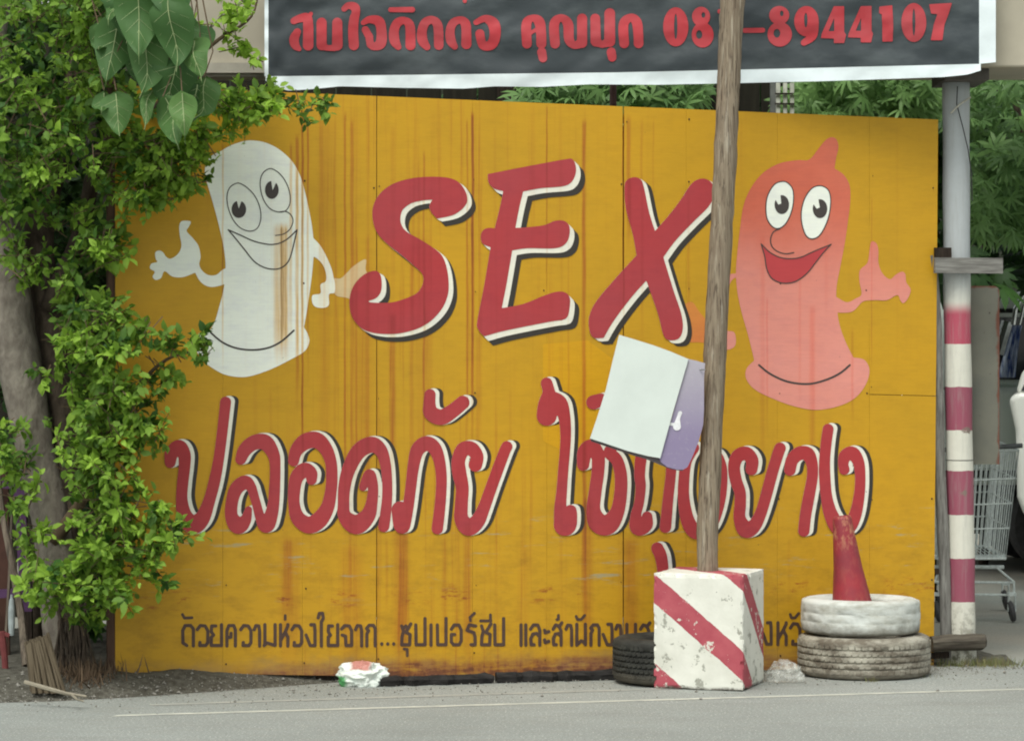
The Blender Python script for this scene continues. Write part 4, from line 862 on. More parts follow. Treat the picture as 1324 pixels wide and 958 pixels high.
for (xa, xb, lab, hh, yy) in ((496, 640, 'low dark strip for the shaded gap under the billboard just right of the white bag', .052, -.075), (644, 800, 'low dark strip for the shaded gap under the billboard left of the black tyre', .056, -.065)):
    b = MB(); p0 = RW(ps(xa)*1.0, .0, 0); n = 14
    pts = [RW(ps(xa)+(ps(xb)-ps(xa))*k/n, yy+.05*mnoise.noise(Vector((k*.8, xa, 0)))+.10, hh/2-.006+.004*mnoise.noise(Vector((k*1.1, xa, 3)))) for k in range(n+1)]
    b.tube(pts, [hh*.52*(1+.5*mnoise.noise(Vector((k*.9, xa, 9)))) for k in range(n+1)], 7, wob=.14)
    tag(b.build('timber', M['gapshade'], None, pts[0]), lab, 'timber', 'shade strips under the billboard')

# ================================================================= FOLIAGE
def leafmat(name, c1, c2, rough=.45, trans=.25):
    m, h = newmat(name, rough, .35)
    at = h.n('ShaderNodeAttribute', attribute_name='tone')
    c = h.mix(at.outputs['Fac'], c1, c2); c = h.mix(h.mr(h.noise(h.tc, 6, 3), .3, .7, 0, .3), c, tuple(x*.7 for x in c1[:3])+(1,))
    h.t.links.new(c, h.b.inputs['Base Color'])
    tr = h.n('ShaderNodeBsdfTranslucent', {'Color': c}); mx = h.n('ShaderNodeMixShader', {0: trans, 1: h.b.outputs[0], 2: tr.outputs[0]})
    h.t.links.new(mx.outputs[0], h.t.nodes['Material Output'].inputs[0]); return m
M['leaf'] = leafmat('shrub_leaf', (.045, .125, .018, 1), (.36, .58, .065, 1), .6, .4)
M['shadeleaf'] = leafmat('shade_leaf', (.022, .062, .014, 1), (.085, .20, .035, 1), .6, .2)  # leaf green darkened to paint in the shade deep in the foliage
M['bigleaf'] = leafmat('broad_leaf', (.045, .125, .035, 1), (.14, .27, .07, 1), .6, .35)
M['palmleaf'] = leafmat('lobed_leaf', (.05, .13, .035, 1), (.24, .42, .13, 1), .5, .35)
M['rib'] = simple('leaf_rib', (.34, .42, .20, 1), .6)
LV = np.array([(0,0,0),(.30,.26,.05),(.30,0,-.02),(.30,-.26,.05),(.68,.22,.03),(.68,0,-.06),(.68,-.22,.03),(1,0,-.16)])
LF = [(0,2,1),(0,3,2),(1,2,5,4),(2,3,6,5),(4,5,7),(5,6,7)]
NV = np.array([(0,0,0),(.35,.10,.02),(.35,-.10,.02),(.7,.09,-.06),(.7,-.09,-.06),(1,0,-.22)]); NF = [(0,2,1),(1,2,4,3),(3,4,5)]
def leaves_mesh(name, mat, parent, pos, direc, nrm, size, tone, V=LV, Fc=LF, wide=1.0, kind='stuff', base=None):
    n = len(pos); d = direc/np.linalg.norm(direc, axis=1, keepdims=True)
    s = np.cross(nrm, d); s /= np.linalg.norm(s, axis=1, keepdims=True)+1e-9; u = np.cross(d, s)
    W = (V[None, :, 0:1]*d[:, None]+V[None, :, 1:2]*wide*s[:, None]+V[None, :, 2:3]*u[:, None])*size[:, None, None]+pos[:, None]
    off = np.array(base if base is not None else (0, 0, 0), float); g = parent
    if parent is not None: off = np.array(parent.location)
    W = (W-off).reshape(-1, 3); k = len(V)
    me = bpy.data.meshes.new(name); loops = []; starts = []; tot = []
    fl = [np.array(f) for f in Fc]; per = sum(len(f) for f in fl)
    base_l = np.concatenate(fl); L_ = (np.arange(n)[:, None]*k+base_l[None]).ravel()
    tt_ = np.array([len(f) for f in fl]); st = np.concatenate([[0], np.cumsum(tt_)[:-1]])
    me.vertices.add(n*k); me.vertices.foreach_set('co', W.ravel()); me.loops.add(len(L_)); me.loops.foreach_set('vertex_index', L_.astype(np.int32))
    me.polygons.add(n*len(fl)); me.polygons.foreach_set('loop_start', (np.arange(n)[:, None]*per+st[None]).ravel().astype(np.int32))
    a = me.attributes.new('tone', 'FLOAT', 'POINT'); a.data.foreach_set('value', np.repeat(tone, k).astype(np.float32))
    me.materials.append(mat); me.update(calc_edges=True); me.validate()
    me.polygons.foreach_set('use_smooth', [True]*len(me.polygons))
    o = bpy.data.objects.new(name, me); C.objects.link(o)
    if parent is not None: o.parent = parent
    elif base is not None: o.location = base
    if kind: o['kind'] = kind
    return o
def rnd_dir(n, bias, spread=1.0):
    d = rng.normal(size=(n, 3))*spread+np.array(bias); return d/np.linalg.norm(d, axis=1, keepdims=True)
def sprig_cloud(regions, leaf=(.034, .066), per=(9, 17), twigs=None):
    """regions: px,py,rx,ry,d0,d1,clusters,tone -> leaf arrays grouped in sprigs"""
    Ps, Ds, Ns, Sz, Tn = [], [], [], [], []
    for (px, py, rx, ry, d0, d1, nc, tone) in regions:
        for _ in range(nc):
            a = rng.uniform(0, 2*math.pi); r = math.sqrt(rng.uniform(0, 1)); d = rng.uniform(d0, d1)
            c0 = np.array(P(px+rx*r*math.cos(a), py+ry*r*math.sin(a), d)); ax = rng.normal(size=3)+np.array([.4, -.7, .1]); ax /= np.linalg.norm(ax)
            L0 = rng.uniform(.06, .15); n = rng.integers(*per); t = np.linspace(0, 1, n)[:, None]
            if twigs is not None: twigs.tube([Vector(c0-ax*L0*.6), Vector(c0+ax*L0*.5), Vector(c0+ax*L0)], [.0032, .0022, .0012], 3, cap=False)
            tn = min(1, max(0, tone+rng.normal()*.24))
            Ps.append(c0+ax*t*L0+rng.normal(size=(n, 3))*.006); Ds.append(ax*.55+rnd_dir(n, (0, -.15, -.05))*1.0); Ns.append(rnd_dir(n, (0, -.6, 1.0), .55))
            Sz.append(rng.uniform(leaf[0], leaf[1], n)*rng.uniform(.75, 1.15)); Tn.append(np.clip(tn+rng.normal(size=n)*.13+t[:, 0]*.12, 0, 1))
    return [np.concatenate(a) for a in (Ps, Ds, Ns, Sz, Tn)]
M['bark'] = simple('bark', (.25, .225, .185, 1), .9, .15, scale=10, sc=(2, 2, 1), bump=.8, col2=(.14, .12, .10, 1), d=.02)
M['darkbark'] = simple('dark_bark', (.085, .066, .050, 1), .9, .1, scale=10, sc=(2, 2, 1), bump=.8, var=.5, d=.02)
M['twig'] = simple('twig_bark', (.12, .085, .05, 1), .9)
treeb = P(85, 890, 14.95); tree = thing('tree', 'small-leaved tree with a leaning grey trunk overgrowing the left edge of the billboard', 'tree', (treeb.x, treeb.y, 0))
def fineline(pts, k=4):
    q = smooth_pts(pts, False, k); return q
def limb(pts, parent, mat, name='trunk', n=14, wob=.05):
    q = fineline([p for p in pts], 5); b = MB(); b.smooth = True
    b.tube([P(a[0], a[1], a[2]) for a in q], [a[3]/F*15 for a in q], n, wob=wob); return b.build(name, mat, parent)
limb([(98,905,14.95,44),(88,850,14.95,33),(80,790,14.95,27),(70,700,14.97,25),(52,610,15.0,25),(34,520,15.0,27),(16,430,15.0,30),(2,340,15.02,33),(-14,240,15.05,30),(-22,120,15.05,26),(-10,0,15.1,24),(20,-150,15.2,20)], tree, M['bark'])
limb([(80,800,14.98,14),(88,640,15.05,16),(80,520,15.1,18),(62,400,15.15,20),(50,300,15.2,20),(80,180,15.2,16),(110,60,15.2,14),(150,-100,15.3,10)], tree, M['darkbark'], 'branch')
limb([(62,400,15.1,14),(105,300,15.05,11),(130,200,15.0,9),(200,140,14.8,6),(290,120,14.7,3),(340,132,14.65,2)], tree, M['darkbark'], 'branch', 8)
limb([(70,700,14.9,9),(110,640,14.8,7),(150,560,14.6,4.5),(175,505,14.55,3),(215,465,14.5,2),(262,452,14.45,1.2)], tree, M['twig'], 'branch', 6)
limb([(150,560,14.6,3),(180,560,14.55,2),(205,545,14.5,1.2)], tree, M['twig'], 'branch', 5)
limb([(150,640,14.65,3.5),(180,720,14.55,2.5),(205,705,14.5,2),(232,690,14.45,1.2)], tree, M['twig'], 'branch', 5)
limb([(200,140,14.8,4),(250,80,14.7,3),(285,50,14.65,2.4),(325,22,14.6,1.5),(335,-20,14.6,1)], tree, M['twig'], 'branch', 6)
limb([(250,85,14.7,2.4),(262,55,14.7,1.6),(275,30,14.65,1)], tree, M['twig'], 'branch', 5)
# aerial roots at the foot
b = MB()
for i in range(60):
    x0 = random.uniform(70, 112); x1 = x0+random.uniform(-22, 30); y0 = random.uniform(770, 860)
    b.tube([P(x0, y0, 14.86), P((x0+x1)/2+random.uniform(-4, 4), (y0+895)/2, 14.75), P(x1, 897+random.uniform(-6, 4), 14.62)], [.006, .005, .003], 4, cap=False)
tag(b.build('roots', M['darkbark'], tree), kind='stuff')
tw = MB()
bright = [ # px,py,rx,ry,d0,d1,clusters,tone
 (70,60,95,80,14.2,14.9,105,.30),(40,170,60,60,14.3,15,80,.22),(120,150,60,60,14.3,14.8,46,.42),(100,30,60,40,14.1,14.6,40,.40),
 (165,215,55,40,14.4,14.75,56,.50),(215,215,42,45,14.35,14.7,44,.52),(232,190,30,30,14.35,14.7,26,.55),(190,250,30,18,14.4,14.7,14,.48),(250,175,25,14,14.4,14.7,14,.60),
 (300,136,42,12,14.4,14.8,26,.70),(275,138,36,12,14.4,14.8,22,.58),(335,135,28,14,14.4,14.7,18,.75),
 (298,35,8,20,14.5,14.7,7,1),(312,8,12,10,14.5,14.7,5,1),(268,34,8,6,14.5,14.7,2,.9),(300,62,5,8,14.5,14.7,2,.9),(330,78,8,5,14.5,14.6,3,.85),
 (20,240,40,40,14.5,15,36,.20),(55,215,30,25,14.3,14.7,20,.5),
 (130,320,26,30,14.4,14.8,22,.50),(100,300,40,40,14.5,15,22,.24),(95,370,22,24,14.4,14.8,12,.36),(30,330,30,14,14.5,14.8,10,.34),(20,335,16,20,14.5,14.8,8,.5),
 (128,412,24,22,14.3,14.7,18,.48),(100,440,22,20,14.3,14.7,20,.66),(88,420,20,24,14.6,14.9,8,.26),(120,475,30,24,14.3,14.7,22,.5),(150,430,14,30,14.3,14.65,14,.44),
 (170,430,18,10,14.35,14.6,5,.5),(185,425,10,8,14.35,14.55,3,.5),(215,450,14,9,14.35,14.55,6,.46),(248,445,14,8,14.35,14.5,4,.46),(262,458,8,6,14.35,14.5,3,.4),(195,495,16,10,14.35,14.6,6,.42),(205,478,10,8,14.35,14.6,3,.42),
 (140,515,32,24,14.3,14.7,24,.52),(155,505,16,12,14.3,14.6,8,.62),(108,500,18,18,14.4,14.8,10,.5),(70,480,24,14,14.6,14.9,6,.24),(105,548,24,24,14.4,14.8,17,.46),(78,570,12,10,14.4,14.7,4,.66),
 (165,545,22,18,14.35,14.6,9,.46),(190,555,16,12,14.35,14.6,6,.42),(175,580,20,12,14.35,14.6,6,.40),(205,558,8,8,14.35,14.5,2,.4),
 (125,575,34,28,14.3,14.7,24,.60),(105,605,26,26,14.4,14.8,17,.40),(125,640,38,36,14.3,14.7,34,.56),(165,640,22,28,14.35,14.6,14,.5),
 (155,690,34,30,14.3,14.65,30,.52),(200,690,22,20,14.35,14.55,12,.5),(222,695,12,20,14.35,14.5,8,.50),(190,735,18,14,14.35,14.55,8,.50),(205,660,10,10,14.35,14.5,4,.5),
 (122,700,28,28,14.3,14.7,20,.58),(45,690,12,14,14.4,14.7,6,.6),(50,730,16,10,14.4,14.7,7,.62),(70,760,36,20,14.3,14.65,22,.66),(120,750,36,26,14.3,14.7,26,.56),(145,775,14,20,14.3,14.6,12,.58),(145,745,14,26,14.3,14.6,12,.56),
 (8,570,14,34,14.5,14.9,10,.36),(15,600,20,20,14.5,14.8,12,.55),(30,640,22,20,14.5,14.8,10,.42),(110,800,16,14,14.5,14.7,5,.34),
 (395,132,18,6,14.6,14.75,4,.30),(422,134,6,5,14.6,14.7,2,.3),(372,140,8,5,14.6,14.7,2,.4)]
a = sprig_cloud(bright, twigs=tw)
leaves_mesh('foliage', M['leaf'], tree, *a[:2], a[2], a[3], a[4])
tag(tw.build('twigs', M['twig'], tree), kind='stuff')
# a denser shrub behind the trunk, leaves coloured dark for the shade there
shr = thing('shrub', 'dense shrub with leaves darkened for shade filling the gap behind the tree at the left', 'shrub', (P(20, 880, 16.2).x, 1.2, 0))
dark = [(40,120,120,170,15.2,16.2,250,.4),(60,380,120,150,15.4,16.4,260,.4),(110,650,60,160,15.3,16.3,150,.35),(-60,500,80,300,15.5,16.5,200,.3),(140,60,60,90,15.0,15.5,40,.4),(130,500,30,200,15.1,15.6,70,.4)]
tw = MB(); a = sprig_cloud(dark, leaf=(.06, .09), twigs=tw)
leaves_mesh('foliage', M['shadeleaf'], shr, *a[:2], a[2], a[3], a[4]); tag(tw.build('twigs', M['darkbark'], shr), kind='stuff')
limb([(40,880,16.2,12),(50,700,16.1,10),(30,450,16.0,8),(60,200,15.9,6)], shr, M['darkbark'], 'stem', 8)
# broad drooping leaves
fig = thing('broadleaf_branch', 'drooping branch of big heart-shaped leaves hanging over the upper left', 'branch', P(190, -60, 14.1))
Zb = Z_(100, 0, 4.79)
big = [((225,-90),(205,175),120,.45,14.15),((375,-120),(380,395),225,.30,14.0),((255,120),(168,540),190,.30,14.25),((425,180),(395,620),200,.38,14.05),((575,20),(605,440),200,.25,13.95),((560,-120),(640,200),190,.12,14.0),((690,235),(788,515),150,.55,14.0),
 ((605,400),(565,665),215,.22,14.1),((785,480),(735,750),150,.40,14.15),((650,600),(668,860),125,.85,13.92),((530,600),(632,930),170,.42,14.02),((450,540),(425,820),80,.60,14.1),((240,560),(262,860),150,.45,14.2),((165,560),(150,740),110,.5,14.25),((470,-140),(520,230),210,.30,14.1),((300,-60),(290,250),200,.2,14.2),((730,560),(700,745),120,.10,14.2),((130,150),(140,330),110,.4,14.3),((650,100),(700,330),110,.3,14.2),((480,250),(500,520),150,.3,14.2)]
for k_ in range(13):
    bx_, by_ = rng.uniform(190, 720), rng.uniform(-160, 330); big.append(((bx_, by_), (bx_+rng.uniform(-50, 50), by_+rng.uniform(200, 330)), rng.uniform(110, 200), rng.uniform(.05, .35), rng.uniform(14.25, 14.45)))
stalks = MB()
for (bt, tp, wd, tone, d) in big:
    (x0, y0), (x1, y1) = Zb([bt])[0], Zb([tp])[0]
    d -= .30; p0, p1 = P(x0, y0, d+.06), P(x1, y1, d-.02); W_ = wd*1.22/4.79/F*14; n = 14; cs = 5
    ax = p1-p0; Lh = ax.length; sd_ = ax.normalized().cross(Vector((0, -1, 0))).normalized(); tw_ = random.uniform(-.45, .45)
    sd_ = (sd_*math.cos(tw_)+Vector((0, -1, 0))*math.sin(tw_)).normalized(); nn = sd_.cross(ax.normalized())
    b = MB(); vv = []
    for i in range(n+1):
        t = i/n; wdt = math.sin(math.pi*min(1, t/.86)**.62)**.8*(1-.25*t) if t < .86 else .0
        wdt = max(wdt, .012 if t < .96 else 0.004)*W_*.62
        cc = p0+ax*t+nn*(.035*math.sin(t*3.0+tone*9)+.02*math.sin(t*7+x0))
        for k in range(-cs, cs+1):
            u_ = k/cs; vv.append(cc+sd_*wdt*u_+nn*(-abs(u_)**1.2*wdt*.30+.006*math.sin(t*16+u_*5+x0)*abs(u_))-ax*(abs(u_)*.06*math.cos(t*math.pi)))
    m_ = 2*cs+1
    b.add(vv, [(i*m_+k, i*m_+k+1, (i+1)*m_+k+1, (i+1)*m_+k) for i in range(n) for k in range(m_-1)])
    o = b.build('leaf', M['bigleaf'], fig, smooth=True)
    at_ = o.data.attributes.new('tone', 'FLOAT', 'POINT'); at_.data.foreach_set('value', [tone]*len(o.data.vertices))
    rb = MB(); rb.tube([vv[i*m_+cs]-Vector((0, .003, 0)) for i in range(n+1)], [.0024*(1-.6*i/n) for i in range(n+1)], 4)
    for i in range(2, 10, 2):
        for sgn in (-1, 1):
            rb.tube([vv[i*m_+cs]-Vector((0, .002, 0)), vv[min(n, i+2)*m_+cs+sgn*(cs-1)]-Vector((0, .003, 0))], [.0011, .0005], 3, cap=False)
    rb.build('midrib', M['rib'], o)
    stalks.tube([p0, p0+Vector((random.uniform(-.05, .05), .05, .12)), P(190+random.uniform(-60, 60), -110, 14.15)], [.003, .003, .005], 5)
stalks.build('stalks', M['twig'], fig)
b = MB(); b.tube([P(-200, -200, 14.3), P(50, -130, 14.2), P(200, -105, 14.1), P(290, -120, 14.1)], [.03, .022, .014, .008], 8); b.build('bough', M['darkbark'], fig)

# lobed-leaf plants behind the billboard
def palm_cloud(regions, leaf=(.09, .15), per=7):
    Ps, Ds, Ns, Sz, Tn = [], [], [], [], []
    for (px, py, rx, ry, d0, d1, nc, tone) in regions:
        for _ in range(nc):
            a = rng.uniform(0, 2*math.pi); r = math.sqrt(rng.uniform(0, 1)); d = rng.uniform(d0, d1)
            c0 = np.array(P(px+rx*r*math.cos(a), py+ry*r*math.sin(a), d)); nn = rng.normal(size=3)*.5+np.array([0, -.65, .8]); nn /= np.linalg.norm(nn)
            e1 = np.cross(nn, rng.normal(size=3)); e1 /= np.linalg.norm(e1); e2 = np.cross(nn, e1); s0 = rng.uniform(*leaf)
            an = np.linspace(-2.1, 2.1, per)+rng.normal(size=per)*.06
            Ps.append(np.repeat(c0[None], per, 0)); Ds.append(np.cos(an)[:, None]*e1+np.sin(an)[:, None]*e2+np.array([0, 0, -.22])); Ns.append(np.repeat(nn[None], per, 0))
            Sz.append(s0*(1-.25*np.abs(an)/2.1)); Tn.append(np.clip(tone+rng.normal()*.15+rng.normal(size=per)*.06, 0, 1))
    return [np.concatenate(a) for a in (Ps, Ds, Ns, Sz, Tn)]
def papaya(label, px0, d, regions, stems, group='leafy plants behind the billboard', mat='palmleaf'):
    t = thing('leafy_plant', label, 'plant', (P(px0, 0, d).x, d-15, 0), group)
    a = palm_cloud(regions); leaves_mesh('foliage', M[mat], t, *a[:2], a[2], a[3], a[4], NV, NF, .95)
    for s_ in stems: limb(s_, t, M['darkbark'], 'stem', 8)
papaya('leafy plant showing above the billboard left of the wooden pole', 780, 17.4, [(760,120,90,50,17.8,19.0,330,.60),(840,115,80,50,17.8,19.2,260,.5),(700,135,40,30,17.8,18.6,70,.6)], [(780,860,17.5,7),(785,500,17.5,6),(790,120,17.5,5)] and [[(780,860,17.5,7),(788,500,17.5,6),(793,90,17.4,5)]])
papaya('pale green feathery plant showing above the billboard right of the wooden pole', 1100, 16.6, [(1120,118,90,45,17.6,18.8,430,.85),(1185,115,30,40,17.4,18.4,140,.85),(1040,140,35,25,17.9,18.6,60,.75)], [[(1100,860,16.8,7),(1105,500,16.8,6),(1110,150,16.8,5)]])
papaya('dark lobed-leaf plant right of the striped column', 1300, 18.0, [(1300,150,70,60,17.3,18.2,120,.5),(1290,250,60,60,17.2,18.2,110,.50),(1335,265,60,50,17.4,18.4,90,.40),(1268,270,14,40,17.0,17.4,26,.7),(1320,200,30,30,17.0,17.4,30,.5)], [[(1400,800,18.4,9),(1390,500,18.3,8),(1350,300,18.2,7),(1310,120,18,5)]])
hed = thing('hedge', 'deep green hedge of trees closing the view behind the billboard and parking', 'hedge', (2, 9, 0))
tw = MB(); a = palm_cloud([(1330,180,300,200,20.5,22,900,.12),(900,130,330,120,19.5,21,700,.12),(1700,300,300,260,22,25,500,.15)], (.14, .22))
leaves_mesh('foliage', M['shadeleaf'], hed, *a[:2], a[2], a[3], a[4], NV, NF, 1.6)
for k in range(7): limb([(700+k*190, 760, 22+.3*k, 10), (710+k*190, 400, 22, 9), (700+k*185, 100, 22, 7)], hed, M['darkbark'], 'trunk', 8)
# dark shed wall added to blacken the gaps behind leaves and billboard
m, h = newmat('dark_backdrop_boards', .9, .1); h.t.links.new(h.mix(h.mr(h.noise(h.tc, 4, 5, .6, (6, 6, .5)), .3, .7), (.030, .028, .020, 1), (.014, .013, .010, 1)), h.b.inputs['Base Color']); M['backdrop'] = m
backdrop = thing('backdrop', 'added dark shed wall behind the billboard and the tree', 'backdrop', (P(300, 0, 18.5).x, 3.6, 0))
for k in range(34):
    x = P(-320, 0, 18.6).x+k*.21; b = MB(); b.box((x, 3.6+.004*(k % 3), 1.75), (.2, .03, 3.5)); b.build('board', M['backdrop'], backdrop)
b = MB(); b.box((P(655, 0, 18.5).x, 3.5, 1.7), (.11, .1, 3.4)); b.build('corner_post', M['darkwood'], backdrop)
wl_ = thing('side_wall', 'dark mossy wall far behind closing the view at the right', 'wall', (5, 12, 0))
b = MB(); b.box((8, 12, 2.2), (34, .2, 4.4)); b.build('wall', simple('mossy_wall', (.035, .042, .028, 1), .95), wl_)
# pale lattice post above the board
lat = thing('lattice_post', 'white slatted post rising behind the billboard right of the wooden pole', 'post', (P(1012, 0, 17.8).x, 2.8, 0))
M['palewood'] = simple('pale_paint', (.62, .64, .55, 1), .7)
for px in (1006, 1015, 1024): b = MB(); b.box((P(px, 0, 17.8).x, 2.8, 1.55), (.022, .03, 3.1)); b.build('slat', M['palewood'], lat)
b = MB(); b.box((P(1000.5, 0, 17.8).x, 2.84, 1.55), (.035, .04, 3.1)); b.build('grey_upright', simple('grey_upright', (.16, .17, .16, 1)), lat)
for py in (122, 135, 150): b = MB(); b.box((P(1014, 0, 17.8).x, 2.775, P(0, py, 17.8).z), (.11, .012, .008)); b.build('crosswire', M['darkwood'], lat)
rp = thing('rusty_pipe', 'thin rusty pipe standing among the leaves above the billboard', 'pipe', (P(793, 0, 17.0).x, 2.0, 0))
b = MB(); b.tube([(P(793, 0, 17.0).x, 2.0, 0), (P(793, 0, 17.0).x, 2.0, 3.2)], .018, 10); b.build('pipe', simple('rusty_pipe', (.10, .055, .05, 1)), rp)

# ================================================================= SHOPPING CART
M['wire'] = simple('zinc_wire', (.60, .66, .64, 1), .45, .5, scale=30, bump=0, metal=.2)
CD = 18.25; cart = thing('shopping_cart', 'wire shopping cart standing in the parking area behind the striped column', 'shopping cart', (P(1262, 0, CD).x, CD-15, 0))
def cq(px, py, dd=0): return P(px, py, CD+dd)
xl0, xr0, yt, yb_ = 1212, 1317, 588, 722; xl1, xr1 = 1206, 1300
bk = MB()
def rimx(t, side): return (xl0+(xl1-xl0)*t*0, xr0+(xr1-xr0)*t)[side]
for t, r in ((0, .006), (.26, .0042), (.49, .0042), (.72, .0042), (1, .006)):      # hoops
    y_ = yt+(yb_-yt)*t; a_ = cq(rimx(t, 0), y_, 0); b_ = cq(rimx(t, 1), y_-6*(1-t), 0); dd = .62-.14*t
    bk.tube([a_, b_, b_+Vector((-.05, dd, .04)), a_+Vector((0, dd, .04)), a_], r*1.3, 5)
for k in range(17):
    s_ = k/16; bk.tube([cq(xl0+(xr0-xl0)*s_, yt-6*s_), cq(xl0+(xr1-xl0)*s_, yb_)], .0038, 4); p_ = cq(xl0+(xr0-xl0)*s_, yt); q_ = cq(xl0+(xr1-xl0)*s_, yb_)
    bk.tube([p_+Vector((-.03, .62, .04)), q_+Vector((-.03, .48, .04))], .0038, 4); bk.tube([q_, q_+Vector((-.03, .48, .04))], .0034, 4)
for k in range(12):
    s_ = k/11
    for side in (0, 1):
        p_ = cq(rimx(0, side), yt-6*side)+Vector((-.05*side*s_, .62*s_, .04*s_)); q_ = cq(rimx(1, side), yb_)+Vector((-.05*side*s_, .48*s_, .04*s_)); bk.tube([p_, q_], .0038, 4)
bk.build('basket', M['wire'], cart)
b = MB(); b.tube([cq(1208, 720, .02), cq(1301, 720, .02)], .014, 6); b.tube([cq(1208, 733, .3), cq(1298, 733, .3)], .012, 6); b.build('base_tray', M['wire'], cart)
b = MB(); b.tube([cq(1212, 582, -.03), cq(1322, 576, -.03)], .014, 10); b.build('handle', simple('grey_plastic', (.10, .11, .11, 1)), cart)
b = MB()
for pts in ([(1288, 733, .02), (1300, 743, .02), (1311, 752, .02), (1311, 770, .02)], [(1206, 752, .02), (1311, 753, .02)], [(1206, 768, .0), (1313, 769, .0)], [(1206, 742, .1), (1222, 735, .1)], [(1311, 752, .02), (1303, 748, .85)], [(1208, 752, .02), (1210, 748, .85)], [(1215, 735, .3), (1208, 752, .02)]):
    b.tube([cq(*q) for q in pts], .007, 6)
b.build('frame', M['wire'], cart)
M['caster'] = simple('grey_rubber', (.07, .07, .07, 1), .7)
for (px, dd) in ((1308, .0), (1212, .0), (1300, .8), (1212, .8)):
    c0 = cq(px, 790, dd); c0.z = .062
    b = MB(); b.lathe([(.018, -.014), (.055, -.014), (.062, -.007), (.062, .007), (.055, .014), (.018, .014)], c0, 22, Matrix.Rotation(math.radians(78), 3, 'Y') @ Matrix.Identity(3), close=True); wh = b.build('wheel', M['caster'], cart, smooth=False)
    b = MB(); 
    for sx in (-.022, .022): b.bar(c0+Vector((sx, 0, 0)), c0+Vector((sx*.8, 0, .10)), .006, .03)
    b.box(c0+Vector((0, 0, .10)), (.05, .04, .02)); b.build('fork', M['wire'], cart)

# ================================================================= PARKED VEHICLES
M['carwhite'] = simple('pale_green_white_paint', (.74, .82, .75, 1), .3, .5, var=.05, scale=2, bump=0)
M['carwhite2'] = simple('white_car_paint', (.74, .76, .70, 1), .3, .5, var=.05, scale=2, bump=0)
M['glass'] = simple('dark_car_glass', (.03, .035, .04, 1), .12, .6, var=.1, scale=2, bump=0)
M['blackplastic'] = simple('black_plastic', (.018, .018, .018, 1), .7)
M['chrome'] = simple('chrome', (.62, .64, .63, 1), .22, .5, bump=0, metal=.9)
def extr(prof, y0, y1, inset=0):
    """side outline (x,z) -> solid between y0 and y1"""
    b = MB(); n = len(prof)
    b.add([(x, y0, z_) for x, z_ in prof]+[(x, y1, z_) for x, z_ in prof], [tuple(range(n)), tuple(range(2*n-1, n-1, -1))]+[(i, i+n, (i+1) % n+n, (i+1) % n) for i in range(n)])
    return b
def wheel(parent, x, y, r):
    b = MB(); R = Matrix.Rotation(math.pi/2, 3, 'X'); b.lathe([(r*.6, -.10), (r*.92, -.11), (r, -.08), (r, .08), (r*.92, .11), (r*.6, .10)], (x, y, r), 32, R, close=True); w_ = b.build('wheel', M['caster'], parent)
    b = MB(); b.lathe([(.0, .07), (r*.25, .085), (r*.3, .05), (r*.55, .06), (r*.6, .09), (r*.6, -.09)], (x, y, r), 24, R); b.build('rim', M['chrome'], w_)
def vehicle(name, label, cat, x0, y0, flip, body, cab, win, Ld, Wd, mat, wheels, r, extras=None):
    v_ = thing(name, label, cat, (x0+Ld/2, y0+Wd/2, 0))
    o = extr([(x0+x, z_) for x, z_ in body], y0, y0+Wd).build('body', mat, v_); bevel(o, .05, 4)
    o = extr([(x0+x, z_) for x, z_ in cab], y0+.08, y0+Wd-.08).build('cabin', mat, v_); bevel(o, .05, 4)
    for wv in win:
        o = extr([(x0+x, z_) for x, z_ in wv], y0+.068, y0+.079).build('window', M['glass'], v_)
    b = MB(); b.box((x0+Ld/2, y0+Wd/2, .42), (Ld*.9, Wd*.8, .30)); b.build('underbody', M['blackplastic'], v_)
    for wx in wheels:
        for wy in (y0+.12, y0+Wd-.12): wheel(v_, x0+wx, wy, r)
    return v_
YV = 22.0-15; xv = P(1195, 0, 22).x
van = vehicle('parked_pickup', 'pale green-white pickup truck parked beyond the cart with blue cloth at its window', 'pickup', xv, YV, False,
 [(0, .62), (.05, 1.25), (.2, 1.31), (5.0, 1.31), (5.05, .62)], [(.10, 1.30), (.30, 1.92), (.5, 1.98), (2.6, 1.98), (3.2, 1.30)],
 [[(.32, 1.36), (.48, 1.80), (1.35, 1.80), (1.35, 1.36)], [(1.45, 1.36), (1.45, 1.80), (2.45, 1.80), (2.85, 1.36)]], 5.05, 1.75, M['carwhite'], (.95, 4.0), .34)
b = MB(); b.box((xv+1.6, YV-.0+.06, 1.845), (2.2, .03, .03)); b.build('roof_trim', M['blackplastic'], van)
b = MB(); b.box((xv+2.5, YV-.012, .70), (5.0, .02, .05)); b.build('sill_trim', M['blackplastic'], van)
# blue cloth drying at the window
m, h = newmat('blue_cloth', .9, .1); h.t.links.new(h.mix(h.mr(h.noise(h.tc, 9, 4, .5, (5, 1, .6)), .4, .62), (.075, .12, .30, 1), (.60, .68, .80, 1)), h.b.inputs['Base Color']); M['cloth'] = m
b = MB(); n = 16; mrows = 12; vv = []
for j in range(mrows+1):
    for i in range(n+1):
        t = j/mrows; u_ = i/n; xa = 1313-.5*t*42 if True else 0; px = (1311-20*t**.8)+(1322-1311+12*t)*u_; py = 421+67*t
        p_ = P(px, py, 21.86); p_.y += .03*math.sin(u_*19+t*2)*(.3+t); vv.append(p_)
b.add(vv, [(j*(n+1)+i, (j+1)*(n+1)+i, (j+1)*(n+1)+i+1, j*(n+1)+i+1) for j in range(mrows) for i in range(n)])
o = b.build('cloth', M['cloth'], None, P(1310, 488, 21.86), smooth=True); tag(o, 'blue and white cloth hanging from the side of the pale pickup', 'cloth')
